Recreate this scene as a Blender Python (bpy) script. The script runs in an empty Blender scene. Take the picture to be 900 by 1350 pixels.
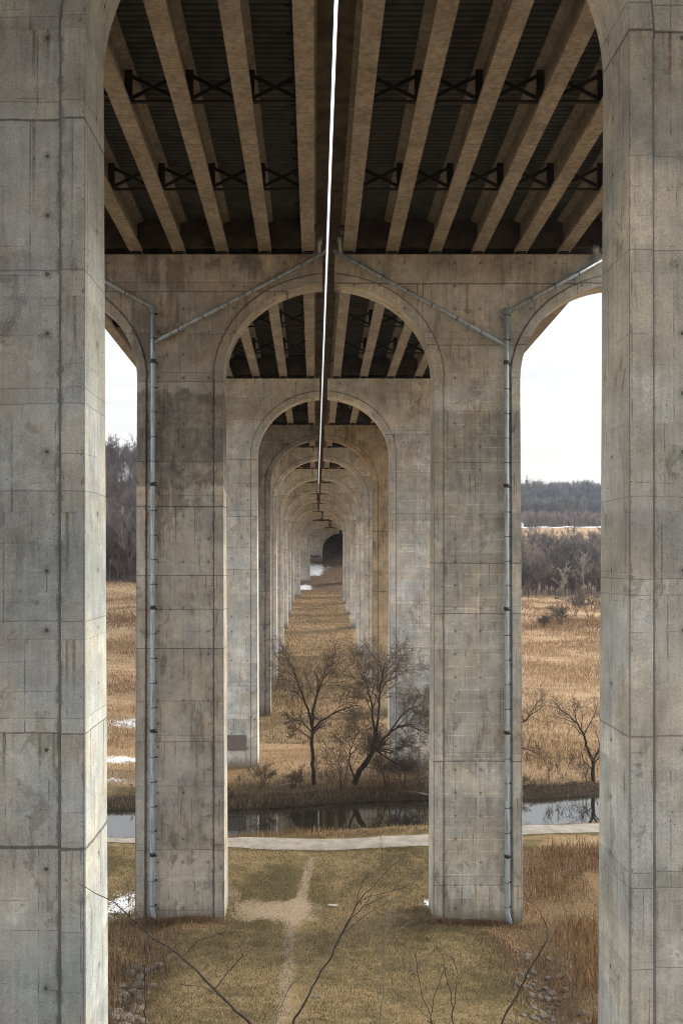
import bpy, math, random
import numpy as np
from mathutils import Vector, noise as mnoise

R = math.radians
rng = np.random.default_rng(7)
random.seed(7)
scene = bpy.context.scene
col = scene.collection

# ------------------------------------------------------------------ helpers
def tag(o, label=None, cat=None, group=None, kind=None):
    if label: o['label'] = label
    if cat: o['category'] = cat
    if group: o['group'] = group
    if kind: o['kind'] = kind
    return o

def empty(name, loc=(0, 0, 0)):
    o = bpy.data.objects.new(name, None)
    col.objects.link(o)
    o.location = loc
    o.empty_display_size = .5
    return o

def link_mesh(name, me, mat, parent=None, loc=(0, 0, 0)):
    o = bpy.data.objects.new(name, me)
    col.objects.link(o)
    if mat is not None and len(me.materials) == 0:
        me.materials.append(mat)
    o.location = loc
    if parent is not None:
        o.parent = parent
    return o

class MB:
    """collects verts and faces, builds one mesh object"""
    def __init__(s):
        s.v = []; s.f = []; s.sm = []
    def add(s, vs, fs, smooth=False):
        b = len(s.v)
        s.v.extend([tuple(p) for p in vs])
        s.f.extend([tuple(i + b for i in f) for f in fs])
        s.sm.extend([smooth] * len(fs))
    def box(s, x0, x1, y0, y1, z0, z1):
        s.add([(x0,y0,z0),(x1,y0,z0),(x1,y1,z0),(x0,y1,z0),(x0,y0,z1),(x1,y0,z1),(x1,y1,z1),(x0,y1,z1)],
              [(3,2,1,0),(4,5,6,7),(0,1,5,4),(1,2,6,5),(2,3,7,6),(3,0,4,7)])
    def bar(s, a, b, w, h=None, up=(0, 0, 1)):
        h = h or w
        a = Vector(a); b = Vector(b); d = (b - a).normalized()
        u = Vector(up)
        if abs(d.dot(u)) > .98: u = Vector((0, 1, 0))
        r = d.cross(u).normalized(); t = r.cross(d)
        vs = []
        for p in (a, b):
            for sx, sz in ((-1,-1),(1,-1),(1,1),(-1,1)):
                vs.append(p + r * (sx * w / 2) + t * (sz * h / 2))
        s.add(vs, [(0,1,2,3),(7,6,5,4),(0,4,5,1),(1,5,6,2),(2,6,7,3),(3,7,4,0)])
    def tube(s, pts, rads, n=8, cap=True):
        pts = [Vector(p) for p in pts]
        vs = []; fs = []
        ref = None
        for i, p in enumerate(pts):
            d = (pts[min(i+1, len(pts)-1)] - pts[max(i-1, 0)])
            if d.length < 1e-9: d = Vector((0,0,1))
            d.normalize()
            if ref is None:
                ref = Vector((1,0,0)) if abs(d.x) < .8 else Vector((0,1,0))
            u = (ref - d * ref.dot(d))
            if u.length < 1e-6: u = d.orthogonal()
            u.normalize(); ref = u
            w = d.cross(u)
            r = rads[i] if hasattr(rads, '__len__') else rads
            for k in range(n):
                a = 2 * math.pi * k / n
                vs.append(p + u * (r * math.cos(a)) + w * (r * math.sin(a)))
        for i in range(len(pts) - 1):
            for k in range(n):
                k2 = (k + 1) % n
                fs.append((i*n+k, i*n+k2, (i+1)*n+k2, (i+1)*n+k))
        s.add(vs, fs, True)
        if cap:
            b = len(s.v) - len(vs)
            s.f.append(tuple(b + k for k in reversed(range(n)))); s.sm.append(False)
            e = b + (len(pts)-1) * n
            s.f.append(tuple(e + k for k in range(n))); s.sm.append(False)
    def prism(s, prof, a, b):
        """extrude an (x,z) profile from point a to point b (both are offsets)"""
        n = len(prof); vs = []
        for p in (a, b):
            for (x, z) in prof:
                vs.append((p[0] + x, p[1], p[2] + z))
        fs = [tuple(range(n)), tuple(reversed(range(n, 2*n)))]
        for k in range(n):
            k2 = (k+1) % n
            fs.append((k, n+k, n+k2, k2))
        s.add(vs, fs)
    def mesh(s, name):
        me = bpy.data.meshes.new(name)
        me.from_pydata(s.v, [], s.f)
        me.polygons.foreach_set('use_smooth', s.sm)
        me.update()
        return me
    def build(s, name, mat, parent=None, loc=(0, 0, 0)):
        return link_mesh(name, s.mesh(name), mat, parent, loc)

def np_mesh(name, V, F, mat_list=None, colors=None, smooth=False):
    """V (n,3), F (m,k) uniform faces"""
    me = bpy.data.meshes.new(name)
    V = np.asarray(V, dtype=np.float32); F = np.asarray(F, dtype=np.int32)
    m, k = F.shape
    me.vertices.add(len(V)); me.vertices.foreach_set('co', V.ravel())
    me.loops.add(m * k); me.loops.foreach_set('vertex_index', F.ravel())
    me.polygons.add(m)
    me.polygons.foreach_set('loop_start', np.arange(0, m * k, k, dtype=np.int32))
    me.polygons.foreach_set('loop_total', np.full(m, k, dtype=np.int32))
    if smooth:
        me.polygons.foreach_set('use_smooth', np.ones(m, dtype=bool))
    me.update(calc_edges=True)
    if colors is not None:
        ca = me.color_attributes.new('tone', 'FLOAT_COLOR', 'POINT')
        c4 = np.ones((len(V), 4), dtype=np.float32); c4[:, :colors.shape[1]] = colors
        ca.data.foreach_set('color', c4.ravel())
    return me

# ------------------------------------------------------------------ node helper
class NT:
    def __init__(s, mat):
        s.t = mat.node_tree; s.n = s.t.nodes; s.l = s.t.links
    def node(s, typ, **kw):
        nd = s.n.new(typ)
        for k, v in kw.items(): setattr(nd, k, v)
        return nd
    def put(s, sock, v):
        if v is None: return
        if isinstance(v, bpy.types.NodeSocket): s.l.new(v, sock)
        else:
            if hasattr(sock.default_value, '__len__') and hasattr(v, '__len__') and len(sock.default_value) == 4 and len(v) == 3:
                v = tuple(v) + (1,)
            sock.default_value = v
    def m(s, op, a, b=None, c=None, clamp=False):
        nd = s.node('ShaderNodeMath', operation=op, use_clamp=clamp)
        s.put(nd.inputs[0], a)
        if b is not None: s.put(nd.inputs[1], b)
        if c is not None: s.put(nd.inputs[2], c)
        return nd.outputs[0]
    def vm(s, op, a, b=None, scale=None):
        nd = s.node('ShaderNodeVectorMath', operation=op)
        s.put(nd.inputs[0], a)
        if b is not None: s.put(nd.inputs[1], b)
        if scale is not None: s.put(nd.inputs['Scale'], scale)
        return nd.outputs[0]
    def xyz(s, v):
        nd = s.node('ShaderNodeSeparateXYZ'); s.put(nd.inputs[0], v); return nd.outputs
    def comb(s, x, y, z):
        nd = s.node('ShaderNodeCombineXYZ')
        for i, v in enumerate((x, y, z)): s.put(nd.inputs[i], v)
        return nd.outputs[0]
    def noise(s, vec, scale, detail=3, rough=.55, dist=0):
        nd = s.node('ShaderNodeTexNoise')
        s.put(nd.inputs['Vector'], vec); s.put(nd.inputs['Scale'], scale)
        nd.inputs['Detail'].default_value = detail; nd.inputs['Roughness'].default_value = rough
        nd.inputs['Distortion'].default_value = dist
        return nd.outputs[0]
    def white(s, vec):
        nd = s.node('ShaderNodeTexWhiteNoise', noise_dimensions='3D'); s.put(nd.inputs[0], vec); return nd.outputs[0]
    def step(s, v, lo, hi, to0=0., to1=1.):
        nd = s.node('ShaderNodeMapRange', interpolation_type='SMOOTHSTEP')
        s.put(nd.inputs[0], v); s.put(nd.inputs[1], lo); s.put(nd.inputs[2], hi)
        s.put(nd.inputs[3], to0); s.put(nd.inputs[4], to1)
        return nd.outputs[0]
    def mix(s, f, a, b, mode='MIX'):
        nd = s.node('ShaderNodeMix', data_type='RGBA', blend_type=mode)
        s.put(nd.inputs[0], f); s.put(nd.inputs[6], a); s.put(nd.inputs[7], b)
        return nd.outputs[2]
    def scale(s, c, f):
        return s.vm('SCALE', c, scale=f)
    def attr(s, name, typ='GEOMETRY'):
        nd = s.node('ShaderNodeAttribute', attribute_type=typ, attribute_name=name)
        return nd.outputs

def new_mat(name, rough=.9, spec=.2):
    mt = bpy.data.materials.new(name); mt.use_nodes = True
    t = NT(mt)
    b = t.n['Principled BSDF']
    b.inputs['Roughness'].default_value = rough
    b.inputs['Specular IOR Level'].default_value = spec
    return mt, t, b

def simple_mat(name, c, rough=.85, spec=.25, var=.25, sc=3., metallic=0, bump=0):
    mt, t, b = new_mat(name, rough, spec)
    tc = t.node('ShaderNodeTexCoord').outputs['Object']
    n = t.noise(tc, sc, 5, .6)
    f = t.step(n, .25, .75, 1 - var, 1 + var)
    t.put(b.inputs['Base Color'], t.scale(c, f))
    b.inputs['Metallic'].default_value = metallic
    if bump:
        bp = t.node('ShaderNodeBump'); bp.inputs['Distance'].default_value = bump; bp.inputs['Strength'].default_value = .6
        t.put(bp.inputs['Height'], t.noise(tc, sc * 6, 4)); t.l.new(bp.outputs[0], b.inputs['Normal'])
    return mt

# ------------------------------------------------------------------ materials
def concrete_material():
    mt, t, b = new_mat('board_marked_concrete', .92, .15)
    P = t.node('ShaderNodeTexCoord').outputs['Object']
    N = t.node('ShaderNodeNewGeometry').outputs['Normal']
    tint = t.attr('tint', 'OBJECT')[0]
    seed = t.attr('seed', 'OBJECT')[2]
    damp = t.attr('damp', 'OBJECT')[2]
    grime_shade = t.attr('grime_shade', 'OBJECT')[2]
    x, y, z = t.xyz(P)[0:3]
    nx, ny, nz = t.xyz(N)[0:3]
    front = t.m('GREATER_THAN', t.m('ABSOLUTE', ny), .6)
    h = t.m('ADD', t.m('MULTIPLY', x, front), t.m('MULTIPLY', y, t.m('SUBTRACT', 1., front)))
    S = t.m('MULTIPLY', seed, 40.)
    Q = t.vm('ADD', P, t.comb(S, t.m('MULTIPLY', S, .7), t.m('MULTIPLY', S, 1.3)))
    low0 = t.m('LESS_THAN', z, -.5)
    # casting lifts
    LH = 3.35
    zz = t.m('ADD', z, t.m('MULTIPLY', t.m('SUBTRACT', t.noise(Q, .7, 2), .5), .10))
    lf = t.m('DIVIDE', zz, LH)
    uneven = t.m('ADD', t.m('SINE', t.m('ADD', t.m('MULTIPLY', lf, 2.1), S)), t.m('SINE', t.m('ADD', t.m('MULTIPLY', lf, 1.27), t.m('MULTIPLY', S, 2.))))
    lf = t.m('ADD', lf, t.m('MULTIPLY', uneven, .16))
    li = t.m('FLOOR', t.m('ADD', lf, .0))
    fr = t.m('FRACT', lf)
    jd = t.m('MULTIPLY', t.m('MINIMUM', fr, t.m('SUBTRACT', 1., fr)), LH)
    jidx = t.m('FLOOR', t.m('ADD', lf, .5))
    rj = t.white(t.comb(jidx, S, 3.))
    edge = t.noise(Q, 5., 4, .7)
    jw = t.m('MULTIPLY', t.step(rj, .3, 1., .006, .036), t.step(edge, .25, .75, .3, 1.5))
    joint = t.m('SUBTRACT', 1., t.step(jd, t.m('MULTIPLY', jw, .35), t.m('ADD', jw, .02)))
    joint = t.m('MULTIPLY', joint, t.step(rj, .2, .95, .10, .85))
    # narrow make-up course above some joints
    up_m = t.m('MULTIPLY', fr, LH)
    course = t.m('MULTIPLY', t.m('LESS_THAN', up_m, .56), t.m('GREATER_THAN', t.white(t.comb(li, S, 11.)), .45))
    cline = t.m('MULTIPLY', t.m('SUBTRACT', 1., t.step(t.m('ABSOLUTE', t.m('SUBTRACT', up_m, .56)), .006, .024)), t.m('GREATER_THAN', t.white(t.comb(li, S, 11.)), .45))
    cline = t.m('MULTIPLY', cline, .6)
    # formwork panels: seams within a lift
    pw = 1.22
    hs = t.m('ADD', h, t.m('MULTIPLY', t.white(t.comb(li, S, 1.)), 1.0))
    hf = t.m('FRACT', t.m('DIVIDE', hs, pw)); hi = t.m('FLOOR', t.m('DIVIDE', hs, pw))
    vd = t.m('MULTIPLY', t.m('MINIMUM', hf, t.m('SUBTRACT', 1., hf)), pw)
    brk = t.step(t.noise(t.vm('MULTIPLY', Q, (3., 3., 1.1)), 1., 4, .65), .42, .62)
    vline = t.m('MULTIPLY', t.m('SUBTRACT', 1., t.step(vd, .006, .03)), t.m('MULTIPLY', brk, .65))
    sp = 1.675
    sf = t.m('FRACT', t.m('DIVIDE', zz, sp / 2))
    sd = t.m('MULTIPLY', t.m('MINIMUM', sf, t.m('SUBTRACT', 1., sf)), sp / 2)
    brk2 = t.step(t.noise(t.vm('MULTIPLY', Q, (1.0, 1.0, 2.5)), .8, 3, .6), .5, .66)
    hline = t.m('MULTIPLY', t.m('SUBTRACT', 1., t.step(sd, .004, .022)), t.m('MULTIPLY', brk2, .55))
    # tones
    lt = t.m('MULTIPLY', t.step(t.white(t.comb(li, S, 7.)), 0., 1., .92, 1.07), t.m('SUBTRACT', 1., t.m('MULTIPLY', course, t.m('MULTIPLY', .2, t.m('SUBTRACT', t.white(t.comb(li, S, 12.)), .55)))))
    pt = t.step(t.white(t.comb(li, hi, t.m('ADD', S, 2.))), 0., 1., .955, 1.04)
    big = t.step(t.noise(Q, .22, 4, .6), .3, .7, .80, 1.16)
    mid = t.step(t.noise(Q, .8, 9, .74), .28, .72, .80, 1.18)
    fine = t.step(t.noise(Q, 20., 4, .8), .25, .75, .76, 1.20)
    board = t.step(t.noise(t.comb(t.m('MULTIPLY', h, 9.), t.m('MULTIPLY', li, 3.7), t.m('MULTIPLY', z, .35)), 1., 3, .6), .25, .75, .92, 1.07)
    c = tint
    for f in (lt, pt, big, mid, fine, board):
        c = t.scale(c, f)
    # hue wander: warm / cool cement
    hue = t.step(t.noise(Q, .35, 3, .5), .38, .62)
    c = t.mix(hue, t.mix(1., c, (.96, .995, 1.01), 'MULTIPLY'), t.mix(1., c, (1.045, 1.0, .92), 'MULTIPLY'))
    # damp / dirty patches, dripping shape
    wv = t.noise(t.comb(t.m('MULTIPLY', h, 1.6), t.m('ADD', S, t.m('MULTIPLY', y, .2)), t.m('MULTIPLY', z, .20)), 1., 5, .62, .4)
    wv2 = t.noise(t.vm('ADD', Q, (11., 5., 3.)), .27, 5, .65, .6)
    dm = t.m('MULTIPLY', t.step(t.m('ADD', t.m('MULTIPLY', wv, .45), t.m('MULTIPLY', wv2, .6)), .53, .63), damp)
    c = t.mix(dm, c, t.mix(1., c, (.56, .55, .54), 'MULTIPLY'))
    zn = t.xyz(t.attr('sooty', 'OBJECT')[1])
    zed = t.m('ADD', z, t.m('MULTIPLY', t.m('SUBTRACT', t.noise(t.vm('MULTIPLY', Q, (1.1, 1.1, .5)), 1., 6, .68), .5), 2.6))
    inz = t.m('MULTIPLY', t.step(zed, zn[0], t.m('ADD', zn[0], .35)), t.m('SUBTRACT', 1., t.step(zed, t.m('SUBTRACT', zn[1], .35), zn[1])))
    inz = t.m('MULTIPLY', inz, t.m('MULTIPLY', zn[2], t.step(t.noise(Q, .9, 6, .7), .3, .55, .35, 1.)))
    c = t.mix(inz, c, t.mix(1., c, (.50, .51, .51), 'MULTIPLY'))
    # rusty streaks and drips below the joints
    st = t.noise(t.comb(t.m('MULTIPLY', h, 6.5), S, t.m('MULTIPLY', z, .45)), 1., 4, .6)
    below = t.step(fr, .55, 1., 0., 1.)
    sk = t.m('MULTIPLY', t.step(st, .53, .70), t.m('ADD', .18, t.m('MULTIPLY', below, .45)))
    c = t.mix(sk, c, t.mix(1., c, (.62, .56, .48), 'MULTIPLY'))
    sm = t.noise(t.vm('MULTIPLY', t.vm('ADD', Q, (21., 4., 2.)), (1.5, 1.5, .8)), .7, 9, .72, .8)
    smk = t.m('MULTIPLY', t.step(sm, .56, .61), t.step(t.noise(Q, .16, 2), .40, .56, .15, .85))
    c = t.mix(smk, c, t.mix(1., c, (.63, .62, .60), 'MULTIPLY'))
    rr = t.white(t.comb(t.m('FLOOR', t.m('MULTIPLY', h, 5.)), li, S))
    rw = t.m('MULTIPLY', t.m('GREATER_THAN', rr, .955), t.m('SUBTRACT', 1., t.step(t.m('ABSOLUTE', t.m('SUBTRACT', t.m('FRACT', t.m('ADD', t.m('MULTIPLY', h, 5.), t.m('MULTIPLY', t.noise(Q, 1.5, 3), .3))), .5)), .10, .34)))
    rw = t.m('MULTIPLY', rw, t.m('MULTIPLY', t.step(fr, .2, .95), t.step(t.noise(Q, 4., 4, .7), .3, .6, .3, .9)))
    c = t.mix(rw, c, t.mix(1., c, (.55, .42, .30), 'MULTIPLY'))
    # pale lime patches
    ef = t.m('MULTIPLY', t.step(t.noise(t.vm('ADD', Q, (7., 1., 9.)), .7, 9, .75, .3), .555, .62), .62)
    c = t.mix(ef, c, t.mix(1., c, (1.32, 1.30, 1.24), 'MULTIPLY'))
    # pale formwork fins on some shafts
    pale = t.attr('pale_fins', 'OBJECT')[2]
    finh = t.m('SUBTRACT', 1., t.step(sd, .012, .045))
    finv = t.m('SUBTRACT', 1., t.step(t.m('ABSOLUTE', t.m('SUBTRACT', x, .05)), .012, .05))
    fin = t.m('MULTIPLY', t.m('MULTIPLY', t.m('MAXIMUM', finh, finv), t.m('MULTIPLY', front, low0)), t.m('MULTIPLY', pale, t.step(t.noise(Q, 1.1, 5, .7), .36, .6)))
    c = t.mix(fin, c, t.mix(1., c, (1.45, 1.42, 1.36), 'MULTIPLY'))
    # pits
    vo = t.node('ShaderNodeTexVoronoi'); t.put(vo.inputs['Vector'], Q); vo.inputs['Scale'].default_value = 4.2
    pit = t.m('MULTIPLY', t.m('SUBTRACT', 1., t.step(vo.outputs['Distance'], .05, .11)), t.step(t.noise(Q, 1.7, 3), .5, .6))
    spot = t.m('MULTIPLY', t.step(t.noise(t.vm('ADD', Q, (3., 8., 1.)), 2.6, 6, .7), .615, .70), .55)
    # tie holes
    tx = t.m('SUBTRACT', t.m('FRACT', t.m('DIVIDE', t.m('ADD', h, .685), 1.83)), .5)
    tz = t.m('SUBTRACT', t.m('FRACT', t.m('DIVIDE', t.m('ADD', zz, .8), sp)), .5)
    wob = t.m('MULTIPLY', t.m('SUBTRACT', t.noise(Q, 9., 3), .5), .05)
    td = t.m('SQRT', t.m('ADD', t.m('POWER', t.m('MULTIPLY', tx, 1.83), 2.), t.m('POWER', t.m('MULTIPLY', tz, sp), 2.)))
    td = t.m('ADD', td, wob)
    rt = t.white(t.comb(t.m('FLOOR', t.m('DIVIDE', t.m('ADD', h, .685), 1.83)), t.m('FLOOR', t.m('DIVIDE', t.m('ADD', zz, .8), sp)), S))
    hole = t.m('MULTIPLY', t.m('SUBTRACT', 1., t.step(td, .04, .075)), t.m('GREATER_THAN', rt, .5))
    halo = t.m('MULTIPLY', t.m('SUBTRACT', 1., t.step(td, .06, .22)), t.m('MULTIPLY', t.m('GREATER_THAN', rt, .6), .35))
    # dirt along the pilaster grooves; round the arch it paints the band's shadow line
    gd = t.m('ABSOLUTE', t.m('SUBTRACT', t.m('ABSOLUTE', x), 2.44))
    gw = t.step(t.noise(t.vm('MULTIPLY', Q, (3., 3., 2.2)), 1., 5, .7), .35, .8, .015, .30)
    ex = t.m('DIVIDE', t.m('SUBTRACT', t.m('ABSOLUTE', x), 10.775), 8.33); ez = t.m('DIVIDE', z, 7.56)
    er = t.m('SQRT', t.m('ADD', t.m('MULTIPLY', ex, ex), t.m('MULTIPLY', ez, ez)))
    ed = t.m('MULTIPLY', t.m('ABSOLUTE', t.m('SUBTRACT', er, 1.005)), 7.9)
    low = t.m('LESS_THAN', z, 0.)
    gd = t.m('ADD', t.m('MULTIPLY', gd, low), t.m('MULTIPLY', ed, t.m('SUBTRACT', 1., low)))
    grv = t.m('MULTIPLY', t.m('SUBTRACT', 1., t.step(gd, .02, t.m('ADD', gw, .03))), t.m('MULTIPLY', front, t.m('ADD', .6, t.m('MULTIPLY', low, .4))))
    groove_line = t.m('MULTIPLY', t.m('SUBTRACT', 1., t.step(t.m('ABSOLUTE', t.m('SUBTRACT', gd, .02)), .012, .04)), t.m('MULTIPLY', front, .75))  # thin dark line in the groove, painting the arch band's shadow edge
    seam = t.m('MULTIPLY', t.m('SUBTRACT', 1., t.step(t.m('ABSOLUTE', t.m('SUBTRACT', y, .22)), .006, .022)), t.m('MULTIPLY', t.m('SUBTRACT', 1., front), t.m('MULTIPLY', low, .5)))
    grv = t.m('MULTIPLY', grv, grime_shade)
    foot = t.attr('foot', 'OBJECT')[2]
    up_f = t.m('SUBTRACT', z, foot)
    mudf = t.m('SUBTRACT', 1., t.step(up_f, .1, t.m('ADD', .5, t.m('MULTIPLY', t.noise(t.vm('MULTIPLY', Q, (1.6, 1.6, .6)), 1., 6, .7), 2.4))))
    c = t.mix(t.m('MULTIPLY', mudf, .7), c, (.13, .098, .062))
    chip = t.m('MULTIPLY', t.m('LESS_THAN', t.m('SUBTRACT', 3.125, t.m('ABSOLUTE', x)), t.m('MULTIPLY', t.step(t.noise(Q, 3.5, 5, .75), .52, .72), .10)), t.m('MULTIPLY', t.m('MULTIPLY', front, low), .55))
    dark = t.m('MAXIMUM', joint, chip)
    for q in (vline, hline, cline, pit, spot, hole, halo, grv, groove_line, seam):
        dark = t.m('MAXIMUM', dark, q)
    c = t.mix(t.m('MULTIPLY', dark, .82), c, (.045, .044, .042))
    t.put(b.inputs['Base Color'], c)
    hgt = t.m('SUBTRACT', t.m('ADD', t.m('MULTIPLY', t.noise(Q, 14., 5, .65), .5), t.m('MULTIPLY', board, .8)),
              t.m('MULTIPLY', t.m('MAXIMUM', t.m('MAXIMUM', joint, hole), t.m('MAXIMUM', vline, pit)), 1.2))
    bp = t.node('ShaderNodeBump'); bp.inputs['Distance'].default_value = .022; bp.inputs['Strength'].default_value = .7
    t.put(bp.inputs['Height'], hgt); t.l.new(bp.outputs[0], b.inputs['Normal'])
    return mt

def girder_material():
    mt, t, b = new_mat('brown_girder_concrete', .9, .15)
    P = t.node('ShaderNodeTexCoord').outputs['Object']
    rnd = t.node('ShaderNodeObjectInfo').outputs['Random']
    Q = t.vm('ADD', P, t.comb(t.m('MULTIPLY', rnd, 50.), 0., 0.))
    c = (.335, .308, .262)
    c = t.scale(c, t.step(t.noise(Q, .35, 4, .6), .3, .7, .78, 1.15))
    c = t.scale(c, t.step(t.noise(Q, 3., 6, .7), .3, .7, .72, 1.22))
    c = t.scale(c, t.step(t.noise(t.vm('MULTIPLY', Q, (2., 9., 2.)), 1., 3, .6), .3, .7, .9, 1.1))
    rust = t.step(t.noise(t.vm('MULTIPLY', Q, (1., .35, 1.)), 1., 5, .65), .58, .72)
    c = t.mix(t.m('MULTIPLY', rust, .45), c, (.20, .125, .07))
    y = t.xyz(P)[1]
    jf = t.m('FRACT', t.m('DIVIDE', y, 7.3))
    jl = t.m('SUBTRACT', 1., t.step(t.m('ABSOLUTE', t.m('SUBTRACT', jf, .5)), .0008, .003))
    c = t.mix(t.m('MULTIPLY', jl, .6), c, (.05, .04, .03))
    t.put(b.inputs['Base Color'], c)
    bp = t.node('ShaderNodeBump'); bp.inputs['Distance'].default_value = .02; bp.inputs['Strength'].default_value = .5
    t.put(bp.inputs['Height'], t.noise(Q, 8., 5, .6)); t.l.new(bp.outputs[0], b.inputs['Normal'])
    return mt

M = {}
M['concrete'] = concrete_material()
M['girder'] = girder_material()
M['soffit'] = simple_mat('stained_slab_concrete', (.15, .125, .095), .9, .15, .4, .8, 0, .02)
def form_material():
    mt, t, b = new_mat('dull_galvanised_form', .6, .3)
    P = t.node('ShaderNodeTexCoord').outputs['Object']
    y = t.xyz(P)[1]
    rib_shade = t.step(t.m('ABSOLUTE', t.m('SUBTRACT', t.m('FRACT', t.m('DIVIDE', y, .42)), .5)), .12, .34)
    c = t.mix(rib_shade, (.028, .031, .029), (.088, .097, .091))  # stripes paint the corrugation's light and shade into the colour
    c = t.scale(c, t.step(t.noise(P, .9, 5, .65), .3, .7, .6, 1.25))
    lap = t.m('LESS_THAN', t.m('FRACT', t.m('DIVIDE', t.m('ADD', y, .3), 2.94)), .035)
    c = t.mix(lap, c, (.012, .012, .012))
    t.put(b.inputs['Base Color'], c)
    return mt
M['form'] = form_material()
M['steel'] = simple_mat('black_painted_steel', (.016, .015, .014), .6, .3, .3, 2.)
M['diaphragm'] = simple_mat('dark_diaphragm_concrete', (.06, .05, .038), .9, .15, .45, .9, 0, .02)  # far darker than the girder concrete
M['bearing'] = simple_mat('black_rubber_bearing', (.02, .02, .02), .8, .2)
def pipe_material():
    mt, t, b = new_mat('weathered_galvanised_pipe', .42, .5)
    P = t.node('ShaderNodeTexCoord').outputs['Object']
    n = t.noise(t.vm('MULTIPLY', P, (6., 6., .6)), 1., 5, .65)
    c = t.mix(t.step(n, .4, .68), (.44, .54, .61), (.23, .27, .30))
    rs = t.step(t.noise(P, 2.2, 5, .7), .60, .70)
    c = t.mix(t.m('MULTIPLY', rs, .5), c, (.14, .085, .05))
    t.put(b.inputs['Base Color'], c); b.inputs['Metallic'].default_value = .25
    return mt
M['pipe'] = pipe_material()
M['collar'] = simple_mat('dark_pipe_strap', (.045, .045, .047), .6, .3)
M['rock'] = simple_mat('grey_brown_rock', (.135, .116, .094), .95, .05, .5, 3.5, 0, .04)
M['snow'] = simple_mat('old_snow', (.80, .82, .85), .8, .2, .06, 4., 0, .03)
M['white_paint'] = simple_mat('white_siding', (.8, .8, .8), .7, .2, .05)
M['dark_window'] = simple_mat('dark_window', (.03, .035, .04), .2, .5)
M['log'] = simple_mat('grey_weathered_log', (.21, .175, .14), .9, .15, .4, 4., 0, .03)

def bark_material(name, a, bb):
    mt, t, b = new_mat(name, .9, .1)
    P = t.node('ShaderNodeTexCoord').outputs['Object']
    n = t.noise(t.vm('MULTIPLY', P, (5., 5., 1.5)), 1.4, 5, .65)
    t.put(b.inputs['Base Color'], t.mix(t.step(n, .35, .65), a, bb))
    return mt
M['bark'] = bark_material('dark_bark', (.026, .022, .018), (.062, .052, .042))
M['twig'] = bark_material('brown_twig', (.066, .052, .041), (.108, .086, .068))
M['sapling'] = bark_material('grey_sapling_bark', (.035, .03, .027), (.075, .065, .057))
M['palebark'] = bark_material('pale_sapling_bark', (.17, .145, .115), (.24, .21, .17))

def tone_material(name, rough=.95):
    """colour comes from the plant's own per-blade tone"""
    mt, t, b = new_mat(name, rough, .08)
    c = t.attr('tone')[0]
    t.put(b.inputs['Base Color'], c)
    return mt
M['blades'] = tone_material('dry_grass_blades')
M['wood'] = tone_material('bare_wood')

def ground_material():
    mt, t, b = new_mat('valley_ground', .96, .08)
    P = t.node('ShaderNodeTexCoord').outputs['Object']
    x, y, z = t.xyz(P)[0:3]
    A = {k: t.attr(k)[2] for k in ('dirt', 'snow', 'field', 'litter', 'mud', 'wood_floor')}
    n1 = t.noise(P, .12, 4, .6); n2 = t.noise(P, .9, 5, .65); n3 = t.noise(P, 6., 5, .7); n4 = t.noise(P, 22., 3, .7)
    # lawn : winter green and straw
    g = t.mix(t.step(t.m('ADD', t.m('MULTIPLY', n1, .6), t.m('MULTIPLY', n2, .4)), .40, .60), (.075, .062, .030), (.185, .138, .074))
    g = t.mix(t.step(n3, .42, .64), g, t.mix(1., g, (1.45, 1.38, 1.3), 'MULTIPLY'))
    g = t.mix(t.step(n4, .50, .68), g, t.mix(1., g, (.58, .57, .55), 'MULTIPLY'))
    # reed field
    sx = t.noise(t.vm('MULTIPLY', P, (.12, .35, 1.)), 1., 5, .62)
    f = t.mix(t.step(sx, .36, .62), (.22, .145, .08), (.30, .21, .125))
    f = t.mix(t.step(n3, .45, .7), f, t.mix(1., f, (.6, .55, .5), 'MULTIPLY'))
    c = t.mix(t.step(t.m('ADD', A['field'], t.m('MULTIPLY', t.m('SUBTRACT', n2, .5), .5)), .35, .65), g, f)
    lt = t.mix(t.step(n3, .4, .65), (.12, .078, .042), (.21, .14, .08))
    c = t.mix(t.step(t.m('ADD', A['litter'], t.m('MULTIPLY', t.m('SUBTRACT', n2, .5), .8)), .35, .65), c, lt)
    wf = t.mix(t.step(n2, .4, .65), (.10, .07, .048), (.16, .112, .078))
    c = t.mix(t.step(A['wood_floor'], .3, .7), c, wf)
    dc = t.mix(t.step(n3, .35, .65), (.17, .128, .085), (.27, .212, .148))
    c = t.mix(t.step(t.m('ADD', A['dirt'], t.m('ADD', t.m('MULTIPLY', t.m('SUBTRACT', n2, .5), .9), t.m('MULTIPLY', t.m('SUBTRACT', n3, .5), .9))), .34, .86), c, dc)
    c = t.mix(t.step(t.m('ADD', A['mud'], t.m('MULTIPLY', t.m('SUBTRACT', n2, .5), .6)), .35, .65), c, (.035, .027, .02))
    sn = t.step(t.m('ADD', A['snow'], t.m('ADD', t.m('MULTIPLY', t.m('SUBTRACT', n2, .5), 1.1), t.m('MULTIPLY', t.m('SUBTRACT', n3, .5), 1.9))), .52, .64)
    c = t.mix(sn, c, (.80, .82, .85))
    t.put(b.inputs['Base Color'], c)
    bp = t.node('ShaderNodeBump'); bp.inputs['Distance'].default_value = .10; bp.inputs['Strength'].default_value = .8
    t.put(bp.inputs['Height'], t.m('ADD', n3, t.m('MULTIPLY', n4, .5))); t.l.new(bp.outputs[0], b.inputs['Normal'])
    return mt
M['ground'] = ground_material()

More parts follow.
